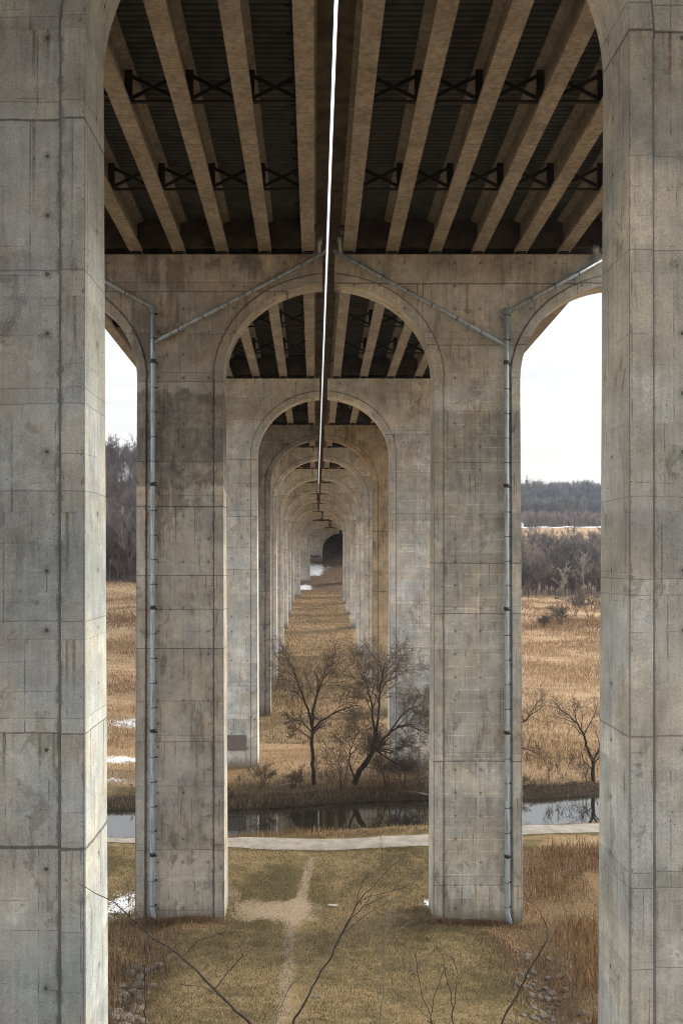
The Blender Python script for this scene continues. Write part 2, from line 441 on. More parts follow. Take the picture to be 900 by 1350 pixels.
def gravel_material():
    mt, t, b = new_mat('limestone_gravel', .95, .1)
    P = t.node('ShaderNodeTexCoord').outputs['Object']
    n = t.noise(P, .8, 5, .65); n2 = t.noise(P, 14., 4, .7)
    c = t.mix(t.step(n, .35, .65), (.20, .18, .15), (.28, .255, .22))
    c = t.mix(t.step(n2, .4, .7), c, t.mix(1., c, (.8, .78, .76), 'MULTIPLY'))
    t.put(b.inputs['Base Color'], c)
    bp = t.node('ShaderNodeBump'); bp.inputs['Distance'].default_value = .02
    t.put(bp.inputs['Height'], n2); t.l.new(bp.outputs[0], b.inputs['Normal'])
    return mt
M['gravel'] = gravel_material()

def water_material():
    mt, t, b = new_mat('still_creek_water', .03, .5)
    b.inputs['Base Color'].default_value = (.012, .011, .008, 1)
    b.inputs['IOR'].default_value = 2.6
    P = t.node('ShaderNodeTexCoord').outputs['Object']
    bp = t.node('ShaderNodeBump'); bp.inputs['Distance'].default_value = .02; bp.inputs['Strength'].default_value = .05
    t.put(bp.inputs['Height'], t.noise(P, 1.6, 3)); t.l.new(bp.outputs[0], b.inputs['Normal'])
    return mt
M['water'] = water_material()

# ------------------------------------------------------------------ layout numbers
CAM_Z = 26.4
CX = 1.0                       # centre line of the bridge
FRONT = [25.6, 66.1, 104.6, 135., 158., 190., 220., 252., 284., 316., 348., 380.]
THICK = 2.1
def thick(i): return 2.35 if i == 0 else 2.1
def sweep(D): return max(0., D - 274.) ** 2 / 1149.
CAPT = [(-20, 25.6), (0, 24.75), (26.8, 23.68), (67, 22.07), (105.6, 20.6), (136, 19.7), (159, 19.1), (191, 18.5), (221, 18.0), (253, 17.5), (285, 16.8), (317, 15.8), (349, 13.9), (381, 12.2), (432, 10.5)]
def cap_z(D): return CAM_Z + float(np.interp(D, [c[0] for c in CAPT], [c[1] for c in CAPT]))
BASE = [8.2, -.1, 2.3, 3.0, 4.4, 6.1, 9.5, 10.6, 11.9, 12.8, 17.0, 25.4]

AX = [(-80,40),(-30,36),(-6,26),(0,24.75),(4,22.5),(10,17.5),(20,11.5),(30,7.6),(40,4.4),(48,2.1),(56,.7),(64,.1),(69,.05),(75,.6),(80,1.15),(84,1.2),(95,1.35),(104,2.2),(110,2.4),(137,3.0),(160,4.4),
      (192,6.1),(222,9.4),(254,10.6),(286,11.9),(318,12.8),(350,17.1),(368,22),(384,26.),(402,30.5),(428,37.5),(470,46),(700,60),(4000,80)]
RT = [(-80,40),(0,24.75),(20,11.5),(48,2.1),(64,.1),(69,.05),(75,.6),(80,1.15),(84,1.2),(98,1.35),(106,1.7),(133,2.8),(160,3.8),(204,6),(250,8),(300,10.2),(340,12.2),(450,16),(600,25),(655,39),(690,49.3),(765,50.6),(830,63),(900,76),(1000,84),(1500,92),(4000,110)]
LF = [(-80,40),(0,24.75),(20,11.5),(48,2.1),(64,.1),(69,.05),(75,.6),(80,1.15),(84,1.2),(95,1.35),(106,1.9),(133,3.1),(160,5),(204,9.3),(250,13.3),(300,17.6),(330,24),(370,38),(430,60),(600,72),(1500,84),(4000,100)]
def smooth_interp(tab):
    X = np.array([p[0] for p in tab], float); Y = np.array([p[1] for p in tab], float)
    m = np.gradient(Y, X)
    d = np.diff(Y) / np.diff(X)
    for i in range(1, len(X) - 1):
        m[i] = 0 if d[i-1] * d[i] <= 0 else 2 * d[i-1] * d[i] / (d[i-1] + d[i])
    def f(q):
        q = np.clip(np.asarray(q, float), X[0], X[-1])
        i = np.clip(np.searchsorted(X, q) - 1, 0, len(X) - 2)
        h = X[i+1] - X[i]; s = (q - X[i]) / h
        return ((2*s**3-3*s**2+1)*Y[i] + (s**3-2*s**2+s)*h*m[i] + (-2*s**3+3*s**2)*Y[i+1] + (s**3-s**2)*h*m[i+1])
    return f
fA, fR, fL = smooth_interp(AX), smooth_interp(RT), smooth_interp(LF)
def sstep(a, b, v):
    t = np.clip((np.asarray(v, float) - a) / (b - a), 0, 1); return t*t*(3-2*t)
def creek_far(x): return 95.2 + .13 * (np.asarray(x, float) - 1) + .7 * np.sin(np.asarray(x, float) * .21)
WATER_Z = .5
def path_y(x):
    X = [-60, -40, -17., -7.7, 1, 10.3, 18.9, 26.7, 45, 80]
    Y = [89.5, 86., 82.0, 80.7, 80.3, 81.1, 83.9, 85.1, 87.5, 92.]
    return smooth_interp(list(zip(X, Y)))(x)
def vnoise(x, y, s, seed=0):
    """cheap smooth value noise for arrays"""
    x = np.asarray(x, float) * s; y = np.asarray(y, float) * s
    xi = np.floor(x).astype(np.int64); yi = np.floor(y).astype(np.int64)
    fx = x - xi; fy = y - yi
    fx = fx*fx*(3-2*fx); fy = fy*fy*(3-2*fy)
    def hsh(a, b):
        v = np.sin(a * 127.1 + b * 311.7 + seed * 74.7) * 43758.5453
        return v - np.floor(v)
    return (hsh(xi, yi)*(1-fx) + hsh(xi+1, yi)*fx)*(1-fy) + (hsh(xi, yi+1)*(1-fx) + hsh(xi+1, yi+1)*fx)*fy
def ground_z(x, y):
    x = np.asarray(x, float); y = np.asarray(y, float)
    u = x - np.where(y > 274, (np.maximum(y - 274, 0))**2 / 1149., 0) * (y < 520)
    wr = sstep(14, 45, u) * sstep(92, 130, y)
    wl = sstep(12, 40, -u) * sstep(92, 130, y)
    z = fA(y) * (1 - wr - wl) + fR(y) * wr + fL(y) * wl
    rough = (vnoise(x, y, .11, 1) - .5) * .5 + (vnoise(x, y, .37, 2) - .5) * .22 + (vnoise(x, y, 1.3, 3) - .5) * .10
    amp = sstep(18, 55, y) * .6 + .6
    amp = amp * (1 + 5 * sstep(300, 600, y) * (1 - sstep(640, 670, y)) + 4 * sstep(790, 830, y))
    near_path = np.exp(-((y - path_y(x)) / 3.2) ** 2)
    z = z + rough * amp * (1 - .85 * near_path)
    # gullies beside the pier feet
    for (xa, xb, dp) in ((-11.7, -9.9, .75), (14.6, 12.8, .8)):
        xc = xb + (xa - xb) * np.clip((y - 46) / 20., -.6, 1)
        gz = np.exp(-((x - xc) / 1.5) ** 2) * sstep(25, 40, y) * (1 - sstep(62, 67, y))
        z = z - dp * gz
    # creek
    s = y - creek_far(x)
    bank = np.where(s < -9.2, WATER_Z - .05 + (-9.2 - s) * .30, np.where(s < 0, WATER_Z - .7, WATER_Z - .05 + s * .24 + .25 * np.minimum(s, 1.) ))
    bank = np.where((s >= -9.2) & (s < -8.), WATER_Z - .05 - (s + 9.2) * .5, bank)
    bank = bank + (vnoise(x, y, .9, 5) - .5) * .22
    return np.where((s > -13) & (s < 10), np.minimum(z, bank), z)
def gz(x, y): return float(ground_z(np.array([x]), np.array([y]))[0])

# ------------------------------------------------------------------ ground sheet
def axis(segs):
    out = []
    for a, b, st in segs:
        n = max(1, int(round((b - a) / st)))
        out.extend(list(a + (b - a) * np.arange(n) / n))
    out.append(segs[-1][1])
    return np.array(out)
gx = axis([(-3000,-900,300),(-900,-300,50),(-300,-100,10),(-100,-34,2.),(-34,-20,.6),(-20,24,.4),(24,38,.6),(38,120,2.),(120,360,8),(360,900,45),(900,3000,300)])
gy = axis([(-80,-10,5),(-10,40,1.),(40,84,.4),(84,112,.3),(112,200,1.1),(200,360,3.),(360,700,10),(700,1100,20),(1100,4000,240)])
GX, GY = np.meshgrid(gx, gy)
GZ = ground_z(GX.ravel(), GY.ravel())
nxg, nyg = len(gx), len(gy)
idx = np.arange(nxg * nyg).reshape(nyg, nxg)
F = np.stack([idx[:-1,:-1].ravel(), idx[:-1,1:].ravel(), idx[1:,1:].ravel(), idx[1:,:-1].ravel()], 1)
V = np.stack([GX.ravel(), GY.ravel(), GZ], 1)
gm = np_mesh('ground', V, F, smooth=True)
X, Y = V[:,0], V[:,1]
def bump2(cx, cy, rx, ry, p=2): return np.exp(-(np.abs((X-cx)/rx)**p + np.abs((Y-cy)/ry)**p))
seg = lambda x0, y0, x1, y1, w: np.exp(-((X - np.interp(Y, [y0, y1], [x0, x1])) / w) ** 2) * sstep(y0-1, y0+1, Y) * (1 - sstep(y1-1, y1+1, Y))
dirt = np.clip(bump2(-3.0, 67.6, 3.6, 2.0, 4) * .95 + seg(-1.7, 40, -1.8, 66, .6) * .80 + seg(-1.3, 67, -.25, 77.6, .50) * 1.0
               + bump2(-6.7, 70.5, 1.4, 1.2) * .7 + seg(-.8, 108, -.5, 160, .6) * .0, 0, 1)
snow = np.clip(bump2(-14.6, 69.0, 2.5, 2.7, 2) * .70 + bump2(8.7, 68.9, .6, 1.1, 4) * .72 + bump2(-25, 129, 5.5, 4., 2) * .70 + bump2(-23, 107.8, 5, 2., 2) * .70
               + bump2(-21, 100., 4, 1.) * .55 + bump2(-.5, 366, 3.6, 9, 4) * .9 + bump2(4.5, 368, 3.5, 7, 2) * .52 + bump2(-4.0, 340, 3.4, 5, 4) * .85, 0, 1)
field = np.clip(sstep(96, 101, Y) * (1 - .35 * np.exp(-(X/7.)**2) * (1 - sstep(120,150,Y))), 0, 1)
field = np.maximum(field, sstep(16.5, 20, X - (Y-60)*.04) * (1 - sstep(82, 85, Y)) * sstep(20, 40, Y) * .55)
litter = np.clip(sstep(9, 11, -X) * (1 - sstep(62, 66, Y)) + sstep(11.5, 14, X) * (1 - sstep(76, 82, Y)) * .95 + (1 - sstep(42, 50, Y)) * .9
                 + bump2(-10, 64.8, 5, 1.6) * .8 + bump2(12, 64.6, 4, 1.2) * .6 + bump2(3, 67.5, 6.5, 2.6) * .42, 0, 1)
s_ = Y - creek_far(X)
mud = np.clip(sstep(-10, -8.8, s_) * (1 - sstep(1.0, 4.5, s_)) + np.exp(-((X - .1 - .5*np.sin(Y*.13)) / .42) ** 2) * sstep(122, 130, Y) * (1 - sstep(168, 182, Y)) * .85, 0, 1)
wr_ = sstep(334, 346, Y - 0*X) * sstep(25, 40, X) * (1 - sstep(640, 660, Y)) + sstep(765, 790, Y) * sstep(25, 60, X)
wl_ = sstep(299, 306, Y) * sstep(24, 34, -X)
ax_ = sstep(318, 345, Y) * (1 - sstep(20, 40, np.abs(X - 5)))
woodf = np.clip(wr_ + wl_ + ax_, 0, 1)
for nm, arr in (('dirt', dirt), ('snow', snow), ('field', field), ('litter', litter), ('mud', mud), ('wood_floor', woodf)):
    a = gm.attributes.new(nm, 'FLOAT', 'POINT'); a.data.foreach_set('value', arr.astype(np.float32))
tag(link_mesh('ground', gm, M['ground']), kind='structure')

# gravel trail: a sheet just above the ground
px = np.arange(-70, 90.1, .5)
rows = []
for k, off in enumerate((-1.55, -.8, 0, .8, 1.5)):
    wob = (vnoise(px, px*0+k, .6, 9) - .5) * (.3 if k in (0, 4) else 0)
    yy = path_y(px) + off + wob
    rows.append(np.stack([px, yy, ground_z(px, yy) + (.0 if k in (0, 4) else .07)], 1))
rows = np.array(rows); nr, nc = rows.shape[:2]
ii = np.arange(nr*nc).reshape(nr, nc)
PF = np.stack([ii[:-1,:-1].ravel(), ii[:-1,1:].ravel(), ii[1:,1:].ravel(), ii[1:,:-1].ravel()], 1)
PV = rows.reshape(-1, 3); PV[:, 2] += .035
tag(link_mesh('path', np_mesh('path', PV, PF, smooth=True), M['gravel']), kind='structure')

# creek surface
wx = np.arange(-140, 180.1, 4.)
WV = np.concatenate([np.stack([wx, creek_far(wx) - 11, wx*0 + WATER_Z], 1), np.stack([wx, creek_far(wx) + 1.5, wx*0 + WATER_Z], 1)])
n_ = len(wx)
WF = np.array([(i, i+1, n_+i+1, n_+i) for i in range(n_-1)])
tag(link_mesh('water', np_mesh('water', WV, WF), M['water']), kind='structure')

# ------------------------------------------------------------------ piers
A_, B_, BAND, REC = 7.65, 6.88, .67, .12
HALF = 3.125; ARM = 7.2; CAPH = 2.15
T_END = math.acos((A_ - ARM) / A_)
def arch_pts(grow, n=26, t_end=None):
    """one quarter arch right of the shaft; grow > 0 moves it into the concrete"""
    a, bb = A_ + grow, B_ + grow
    te = math.acos(min(1, (A_ - ARM) / a))
    return [(HALF + A_ - a * math.cos(te * k / n), bb * math.sin(te * k / n)) for k in range(n + 1)]

def batter(x, y, z):
    if z >= 0: return (x, y, z)
    k = -z
    return (x * (1 + .0030 * k / HALF), y * (1 + .0070 * k / 1.1), z)

def pier_meshes(hs, T):
    """front face towards -y, local origin on the spring line in the middle of the shaft"""
    ins = .025
    yb = T / 2 - REC
    # body (recessed field)
    body = MB()
    arc = arch_pts(ins)
    head = [(HALF - ins, 0)] + arc[1:] + [(HALF + ARM - .012, B_ + CAPH - .012)]
    outline = head + [(-x, z) for x, z in reversed(head)]
    nO = len(outline)
    vs = [(x, -yb, z) for x, z in outline] + [(x, yb, z) for x, z in outline]
    fs = [tuple(range(nO)), tuple(reversed(range(nO, 2*nO)))]
    for k in range(nO - 1):
        fs.append((k, k + nO, k + 1 + nO, k + 1))
    body.add(vs, fs)
    sh = [(HALF - ins, 0), (-HALF + ins, 0), (-HALF + ins, -hs), (HALF - ins, -hs)]
    vs = [batter(x, -yb, z) for x, z in sh] + [batter(x, yb, z) for x, z in sh]
    body.add(vs, [(0,1,2,3), (7,6,5,4), (1,5,6,2), (0,3,7,4)])
    # raised bands: one each side, going up the shaft edge and round the arch, then up the arm end
    bands = []
    for sgn in (1, -1):
        bd = MB()
        yf = T / 2
        inner = arch_pts(0); outer = arch_pts(BAND)
        n = len(inner)
        for (f0, f1) in ((-yf, yf),):
            vi = [(sgn*x, z) for x, z in inner]; vo = [(sgn*x, z) for x, z in outer]
            vs = []
            for yy in (-yf, yf):
                vs += [(x, yy, z) for x, z in vi] + [(x, yy, z) for x, z in vo]
            fs = []; sm = []
            o2 = 2*n
            for k in range(n-1):
                fs += [(k, n+k, n+k+1, k+1), (o2+k, o2+k+1, o2+n+k+1, o2+n+k)]
                fs += [(n+k, o2+n+k, o2+n+k+1, n+k+1)]
            bd.add(vs, fs)
            bd.add(vs, [(k, k+1, o2+k+1, o2+k) for k in range(n-1)], True)
            bd.add(vs, [(n-1, 2*n-1, o2+2*n-1, o2+n-1)])
        # shaft edge strip
        q = [(sgn*HALF, 0), (sgn*(HALF-BAND), 0), (sgn*(HALF-BAND), -hs), (sgn*HALF, -hs)]
        vs = [batter(x, -yf, z) for x, z in q] + [batter(x, yf, z) for x, z in q]
        bd.add(vs, [(0,1,2,3), (7,6,5,4), (1,5,6,2), (0,3,7,4)])
        # upright strip at the arm end
        xe = HALF + ARM
        z0 = outer[-1][1]
        a0, a1 = sorted((sgn*(xe-.62), sgn*xe))
        bd.box(a0, a1, -yf, yf, z0 - .06, B_ + CAPH)
        # make normals consistent
        bands.append(bd)
    return body, bands

def fix_normals(me, sharp=30):
    import bmesh
    bm = bmesh.new(); bm.from_mesh(me)
    bmesh.ops.recalc_face_normals(bm, faces=bm.faces[:])
    bm.to_mesh(me); bm.free()
    try: me.set_sharp_from_angle(angle=R(sharp))
    except Exception: pass

ORD = ['nearest', 'second', 'third', 'fourth', 'fifth', 'sixth', 'seventh', 'eighth', 'ninth', 'tenth', 'eleventh', 'last']
PIER_LABEL = {
 (0,-1): 'huge grey-green concrete pier filling the left edge, with a bright cream inner face',
 (0, 1): 'huge tan-grey concrete pier filling the right edge, with a pale grey inner face',
 (1,-1): 'brown stained concrete pier with a downpipe, its foot by the snow and rocky gully',
 (1, 1): 'grey-tan concrete pier with a downpipe and pale grid lines, beside the bare dirt patch',
 (2,-1): 'pale grey concrete pier with a dark painted patch on its foot beyond the creek',
 (2, 1): 'whitish concrete pier partly behind the leaning creekside tree',
 (3,-1): 'dark streaked concrete pier just behind the pale one with a painted foot',
 (3, 1): 'rusty brown stained concrete pier just behind the whitish one by the leaning tree',
}
TINT = {(0,-1):(.380,.402,.395), (0,1):(.485,.487,.455), (1,-1):(.42,.40,.36), (1,1):(.52,.505,.455), (2,-1):(.63,.625,.60), (2,1):(.67,.66,.635), (3,-1):(.27,.255,.23), (3,1):(.45,.37,.26)}
piers = {}
for i, D in enumerate(FRONT):
    for sgn in (-1, 1):
        yc = D + thick(i) / 2
        xc = CX + (.18 if i == 0 else 0) + sweep(D) + sgn * (A_ + HALF)
        zs = cap_z(yc) - CAPH - B_
        hs = zs - (BASE[i] - 4.)
        side = 'left' if sgn < 0 else 'right'
        lab = PIER_LABEL.get((i, sgn)) or f'tall pale concrete arch pier, {ORD[i]} back from the camera in the {side} row'
        if i == 11 and sgn < 0: lab = 'last concrete pier of the left row, with coloured graffiti above the snow'
        p = empty('bridge_pier', (xc, yc, BASE[i]))
        tag(p, lab, 'bridge pier', 'concrete arch piers under the viaduct')
        piers[(i, sgn)] = p
        body, bands = pier_meshes(hs, thick(i))
        fk = .54 + .08 * random.random()
        tint = TINT.get((i, sgn), tuple(q * fk for q in (1.04, 1.02, .965)))
        seed = random.random()
        dampv = {(1,-1): .9, (1,1): .6, (3,-1): 1., (3,1): .9, (0,-1): .45, (0,1): .45}.get((i, sgn), .35)
        bo = body.build('shaft_panel', M['concrete'], p, (0, 0, zs - BASE[i]))
        fix_normals(bo.data)
        kids = [bo]
        for bd in bands:
            b_ = bd.build('edge_band', M['concrete'], p, (0, 0, zs - BASE[i]))
            fix_normals(b_.data, 25)
            if i < 3:
                md = b_.modifiers.new('chamfer', 'BEVEL'); md.width = .03; md.segments = 1; md.limit_method = 'ANGLE'; md.angle_limit = R(50)
            kids.append(b_)
        for q, k_ in enumerate(kids):
            k_['sooty'] = {(1,-1): (-8.2, -.9, 1.), (1,1): (-8.5, -2.2, .45), (0,-1): (-9., -8., 0.), (0,1): (-9., -8., 0.)}.get((i, sgn), (-7., -1., .25 * random.random()))
            k_['pale_fins'] = 1. if (i, sgn) in ((1,1), (2,1)) and q == 0 else 0.
            k_['foot'] = -(zs - BASE[i]) if i else -60.
            k_['tint'] = tint; k_['seed'] = seed; k_['grime_shade'] = {(0,-1): .78, (1,-1): .85, (3,-1): 1.}.get((i, sgn), .4); k_['damp'] = dampv * (1 if q == 0 else .6)

# painted-over patch and graffiti are thin coats of paint on two pier faces
pt = MB(); pt.box(-2.3, 1.9, -THICK/2 - .20, -THICK/2 + .1, 2.0, 3.7)
pt.build('paint_patch', simple_mat('taupe_cover_paint', (.20, .175, .165), .8, .2, .15), piers[(2,-1)])
gm_ = [simple_mat('spray_' + n, c, .6, .3, .25, 2.) for n, c in (('red', (.32,.10,.07)), ('teal', (.10,.26,.24)), ('ochre', (.38,.25,.08)), ('blue', (.13,.22,.42)))]
def squiggle(parent, mat, pts, r, name='graffiti'):
    m_ = MB(); m_.tube(pts, r, 6); return m_.build(name, mat, parent)
fy = -THICK/2 - .10
for k in range(7):
    x0 = -2.2 + k * .72; z0 = 1.0 + .5 * random.random()
    squiggle(piers[(11,-1)], gm_[k % 4], [(x0 + .34*math.cos(a*.8), fy, z0 + .5 + .62*math.sin(a*1.1 + k)) for a in range(9)], .16)

# ------------------------------------------------------------------ decks
GOFF = [1.5 + 3.13 * k for k in range(7)]
IPROF = [(-.46,0),(.46,0),(.46,.24),(.13,.46),(.13,1.95),(.60,2.12),(.60,2.28),(-.60,2.28),(-.60,2.12),(-.13,1.95),(-.13,.46),(-.46,.24)]
CENT = [-14.] + [d + THICK/2 for d in FRONT] + [432.]
GB = .22                        # girder underside above the cap
GD = 2.28
for s in range(len(CENT) - 1):
    ya, yb2 = CENT[s], CENT[s+1]
    for sgn in (-1, 1):
        za, zb = cap_z(ya), cap_z(yb2)
        xa, xb = CX + sweep(ya), CX + sweep(yb2)
        side = 'left' if sgn < 0 else 'right'
        if s == 0: lab = f'bridge deck span on brown girders overhead, {side} carriageway, nearest the camera'
        elif s == 1: lab = f'brown girdered bridge deck span atop the view, {side} of the light slot'
        elif s == 2: lab = f'bridge deck span seen through the second arch, {side} of the light slot'
        elif s == len(CENT) - 2: lab = f'last bridge deck span running onto the far hillside, {side} carriageway'
        else: lab = f'bridge deck span from the {ORD[s-1]} to the {ORD[s]} pier, {side} of the light slot'
        root = empty('bridge_deck', ((xa + xb) / 2, (ya + yb2) / 2, (za + zb) / 2))
        tag(root, lab, 'bridge deck', 'bridge deck spans on girders')
        L = root.location
        def Wp(off, y, dz):
            f = (y - ya) / (yb2 - ya)
            return (xa + (xb - xa) * f + off - L.x, y - L.y, za + (zb - za) * f + dz - L.z)
        y0, y1 = ya + .45, yb2 - .45
        for g in GOFF:
            mb = MB(); mb.prism(IPROF, Wp(sgn*g, y0, GB), Wp(sgn*g, y1, GB))
            go = mb.build('girder', M['girder'], root); fix_normals(go.data)
            if s < 5:
                for fr in (.25, .5, .75):      # thickened web blocks next to the frames
                    st = MB()
                    yy = ya + (yb2 - ya) * fr
                    c = Wp(sgn*g, yy, GB)
                    st.box(c[0] - .30, c[0] + .30, c[1] + .25, c[1] + .60, c[2] + .40, c[2] + 1.98)
                    st.build('web_block', M['girder'], go)
        # slab with kerb walls at both edges
        mb = MB()
        e0, e1 = .105, 21.4
        prof = [(e0,0),(e1,0),(e1,1.25),(e1-.35,1.25),(e1-.45,.28),(e0+.45,.28),(e0+.35,1.2),(e0,1.2)]
        prof = [(sgn*x, z) for x, z in prof]
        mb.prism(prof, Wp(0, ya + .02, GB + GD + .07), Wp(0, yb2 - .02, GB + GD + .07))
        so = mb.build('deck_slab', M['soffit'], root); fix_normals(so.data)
        # corrugated stay-in-place forms between girders
        if s < 7:
            per = .42 if s < 3 else .9
            n = int((y1 - y0) / per) * 2
            for k in range(6):
                V_, F_ = [], []
                o0, o1 = GOFF[k] + .56, GOFF[k+1] - .56
                b0 = len(V_)
                for j in range(n + 1):
                    yy = y0 + (y1 - y0) * j / n
                    dz = GB + GD - .01 + (.05 if (j // 1) % 2 else -.07)
                    V_.append(Wp(sgn*o0, yy, dz)); V_.append(Wp(sgn*o1, yy, dz))
                for j in range(n):
                    a = b0 + 2*j; F_.append((a, a+1, a+3, a+2))
                link_mesh('deck_form', np_mesh('deck_form', np.array(V_), np.array(F_)), M['form'], root)
        # end diaphragms
        for yy in (ya + .9, yb2 - .9) if s < 6 else ():
            for k in range(6):
                mb = MB()
                c = Wp(0, yy, 0)
                a0, a1 = sorted((c[0] + sgn*(GOFF[k] + .10), c[0] + sgn*(GOFF[k+1] - .10)))
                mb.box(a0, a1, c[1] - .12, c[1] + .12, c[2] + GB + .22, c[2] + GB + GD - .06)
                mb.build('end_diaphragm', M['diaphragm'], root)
        # bearings
        for yy, on in ((ya + .62, s > 0), (yb2 - .62, True)):
            if not on or s > 6: continue
            for g in GOFF:
                mb = MB()
                c = Wp(sgn*g, yy, 0); mb.box(c[0]-.3, c[0]+.3, c[1]-.28, c[1]+.28, c[2]-.03, c[2]+GB+.004)
                mb.build('bearing', M['bearing'], root)
        # cross frames
        if s < 6:
            for fr in (.25, .5, .75):
                yy = ya + (yb2 - ya) * fr
                for k in range(6):
                    mb = MB()
                    i0, i1 = GOFF[k] + .13, GOFF[k+1] - .13
                    P = lambda off, dz: Wp(sgn*off, yy, GB + dz)
                    mb.bar(P(i0, .38), P(i1, .38), .16, .12)
                    mb.bar(P(i0 + .12, .50), P(i1 - .12, 1.80), .10, .17)
                    pa, pb = P(i0 + .12, 1.80), P(i1 - .12, .50)
                    mb.bar((pa[0], pa[1] + .06, pa[2]), (pb[0], pb[1] + .06, pb[2]), .10, .17)
                    for off in (i0 + .20, i1 - .20):
                        mb.box(P(off, 0)[0] - .2, P(off, 0)[0] + .2, P(off, 0)[1] - .17, P(off, 0)[1] - .10, P(off, .34)[2], P(off, 1.95)[2])
                    mb.build('cross_frame', M['steel'], root)
        # service conduit with hangers on the first bay left of the slot
        if sgn < 0 and s < 4:
            mb = MB()
            off = -GOFF[0] - .62
            mb.tube([Wp(off, y0 + 1, 1.9 + GB), Wp(off, y1 - 1, 1.9 + GB)], .05, 6)
            cdt = mb.build('conduit', M['steel'], root)
            yy = y0 + 2
            while yy < y1 - 2:
                mb = MB(); mb.bar(Wp(-GOFF[0] - .15, yy, 1.98 + GB), Wp(off - .25, yy, 1.98 + GB), .10, .10); yy += 2.1
                mb.build('hanger', M['steel'], cdt)

# ------------------------------------------------------------------ drain pipes on the second pair
def at(px_, py_, D): return Vector(((px_ - 415) * D / 1200, D, CAM_Z + (735 - py_) * D / 1200))
def drainpipe(px0, top, foot, arms, label):
    Dp = FRONT[1] - .26
    p0 = at(px0, foot, Dp)
    root = empty('drainpipe', p0)
    tag(root, label, 'drainpipe', 'drainpipes strapped to the second pair of piers')
    def lp(q): return Vector(q) - p0
    zt = at(px0, top, Dp).z
    # follow the battered face of the shaft
    def yat(z):
        zs = cap_z(FRONT[1] + THICK/2) - CAPH - B_
        return Dp - max(0, zs - z) * .0070
    mb = MB()
    zl = list(np.linspace(p0.z + .9, zt, 12))
    mb.tube([lp((p0.x + .22, yat(p0.z) - .12, p0.z + .02)), lp((p0.x + .1, yat(p0.z), p0.z + .5))] + [lp((p0.x, yat(z), z)) for z in zl], .165, 12)
    dpname = mb.build('downpipe', M['pipe'], root).name
    dp = bpy.data.objects[dpname]
    z = p0.z + 1.2; k = 0
    while z < zt - .2:
        cb = MB()
        cb.tube([lp((p0.x, yat(z), z - .022)), lp((p0.x, yat(z), z + .022))], .178, 12)
        cb.box(.11, .30, yat(z) - p0.y, yat(z) - p0.y + .2, z - p0.z - .045, z - p0.z + .045)
        if k % 5 == 2: cb.tube([lp((p0.x, yat(z), z + .04)), lp((p0.x, yat(z), z + .26))], .205, 12)
        z += 1.78; k += 1
        cb.build('strap', M['collar'], dp)
    for (xa_, ya_, xb_, yb_) in arms:
        a = at(xa_, ya_, Dp + .02); b = at(xb_, yb_, Dp + .02)
        mb = MB(); mb.tube([lp(a), lp(b)], .15, 12)
        ao = mb.build('branch_pipe', M['pipe'], root)
        d = b - a; n = max(2, int(d.length / 1.9))
        for k in range(1, n):
            cb = MB()
            c = a + d * (k / n); e = d.normalized() * .03
            cb.tube([lp(c - e), lp(c + e)], .168, 12)
            cb.bar(lp(c), lp(c + Vector((0, .2, 0))), .08)
            cb.build('strap', M['collar'], ao)
    # funnel drops from the deck to the branch ends
    for (xa_, ya_, xb_, yb_) in arms:
        b = at(xb_, yb_, Dp + .02)
        sx = -.45 if xb_ > xa_ else .45
        f = MB(); q = Vector((b.x + sx, b.y, b.z - .2))
        f.tube([lp(q), lp(q + Vector((0,0,.7))), lp(q + Vector((0,0,.75))), lp(q + Vector((0,0,1.25)))], [.13, .13, .24, .26], 10)
        f.build('drain_funnel', M['pipe'], root)
drainpipe(202, 403, 1214, [(203, 452, 429, 332), (201, 406, 96, 346)], 'blue-grey drainpipe strapped to the brown stained pier, branching left and right at the top')
drainpipe(667, 406, 1216, [(666, 456, 440, 330), (668, 412, 793, 343)], 'pale blue-grey drainpipe strapped to the grey-tan pier, ending in a rocky gully')

# ------------------------------------------------------------------ bare trees
def grow(start, direc, length, radius, rs, level, max_level, out, wiggle=.18, up=.05, seglen=None, kids=(5, 5, 4, 3), ratio=.55, spread=(.5, 1.0)):
    """adds (pts, rads, level) chains to out"""
    nseg = max(3, int(6 - level)) if seglen is None else max(2, int(length / seglen))
    p = np.array(start, float); d = np.array(direc, float); d /= np.linalg.norm(d)
    pts = [p.copy()]; dirs = [d.copy()]
    for k in range(nseg):
        d = d + rs.normal(0, wiggle, 3) + np.array([0, 0, up]); d /= np.linalg.norm(d)
        p = p + d * (length / nseg); pts.append(p.copy()); dirs.append(d.copy())
    rads = [radius * (1 - .75 * k / nseg) for k in range(nseg + 1)]
    out.append((pts, rads, level))
    if level < max_level:
        branch(pts, rads, dirs, length, rs, level, max_level, out, wiggle, up, seglen, kids, ratio, spread)

def branch(pts, rads, dirs, length, rs, level, max_level, out, wiggle, up, seglen, kids, ratio, spread, t0=.25):
    n = kids[min(level, len(kids) - 1)]
    if level == 0:
        t0 = max(t0, .38); n = max(1, round(n * (1 - t0) / .62))
    for j in range(n):
        t = t0 + (1 - t0) * (j + rs.random()) / n
        f = t * (len(pts) - 1); i = min(int(f), len(pts) - 2); w = f - i
        q = pts[i] * (1 - w) + pts[i+1] * w
        d = dirs[min(i + 1, len(dirs) - 1)]
        perp = rs.normal(0, 1, 3); perp -= d * perp.dot(d); perp /= (np.linalg.norm(perp) + 1e-9)
        a = rs.uniform(*spread)
        nd = d * math.cos(a) + perp * math.sin(a)
        r = (rads[i] * (1 - w) + rads[i+1] * w) * .62
        grow(q, nd, length * ratio * (1.15 - .5 * t) * rs.uniform(.75, 1.2), r, rs, level + 1, max_level, out, wiggle * 1.12, up, seglen, kids, ratio, spread)

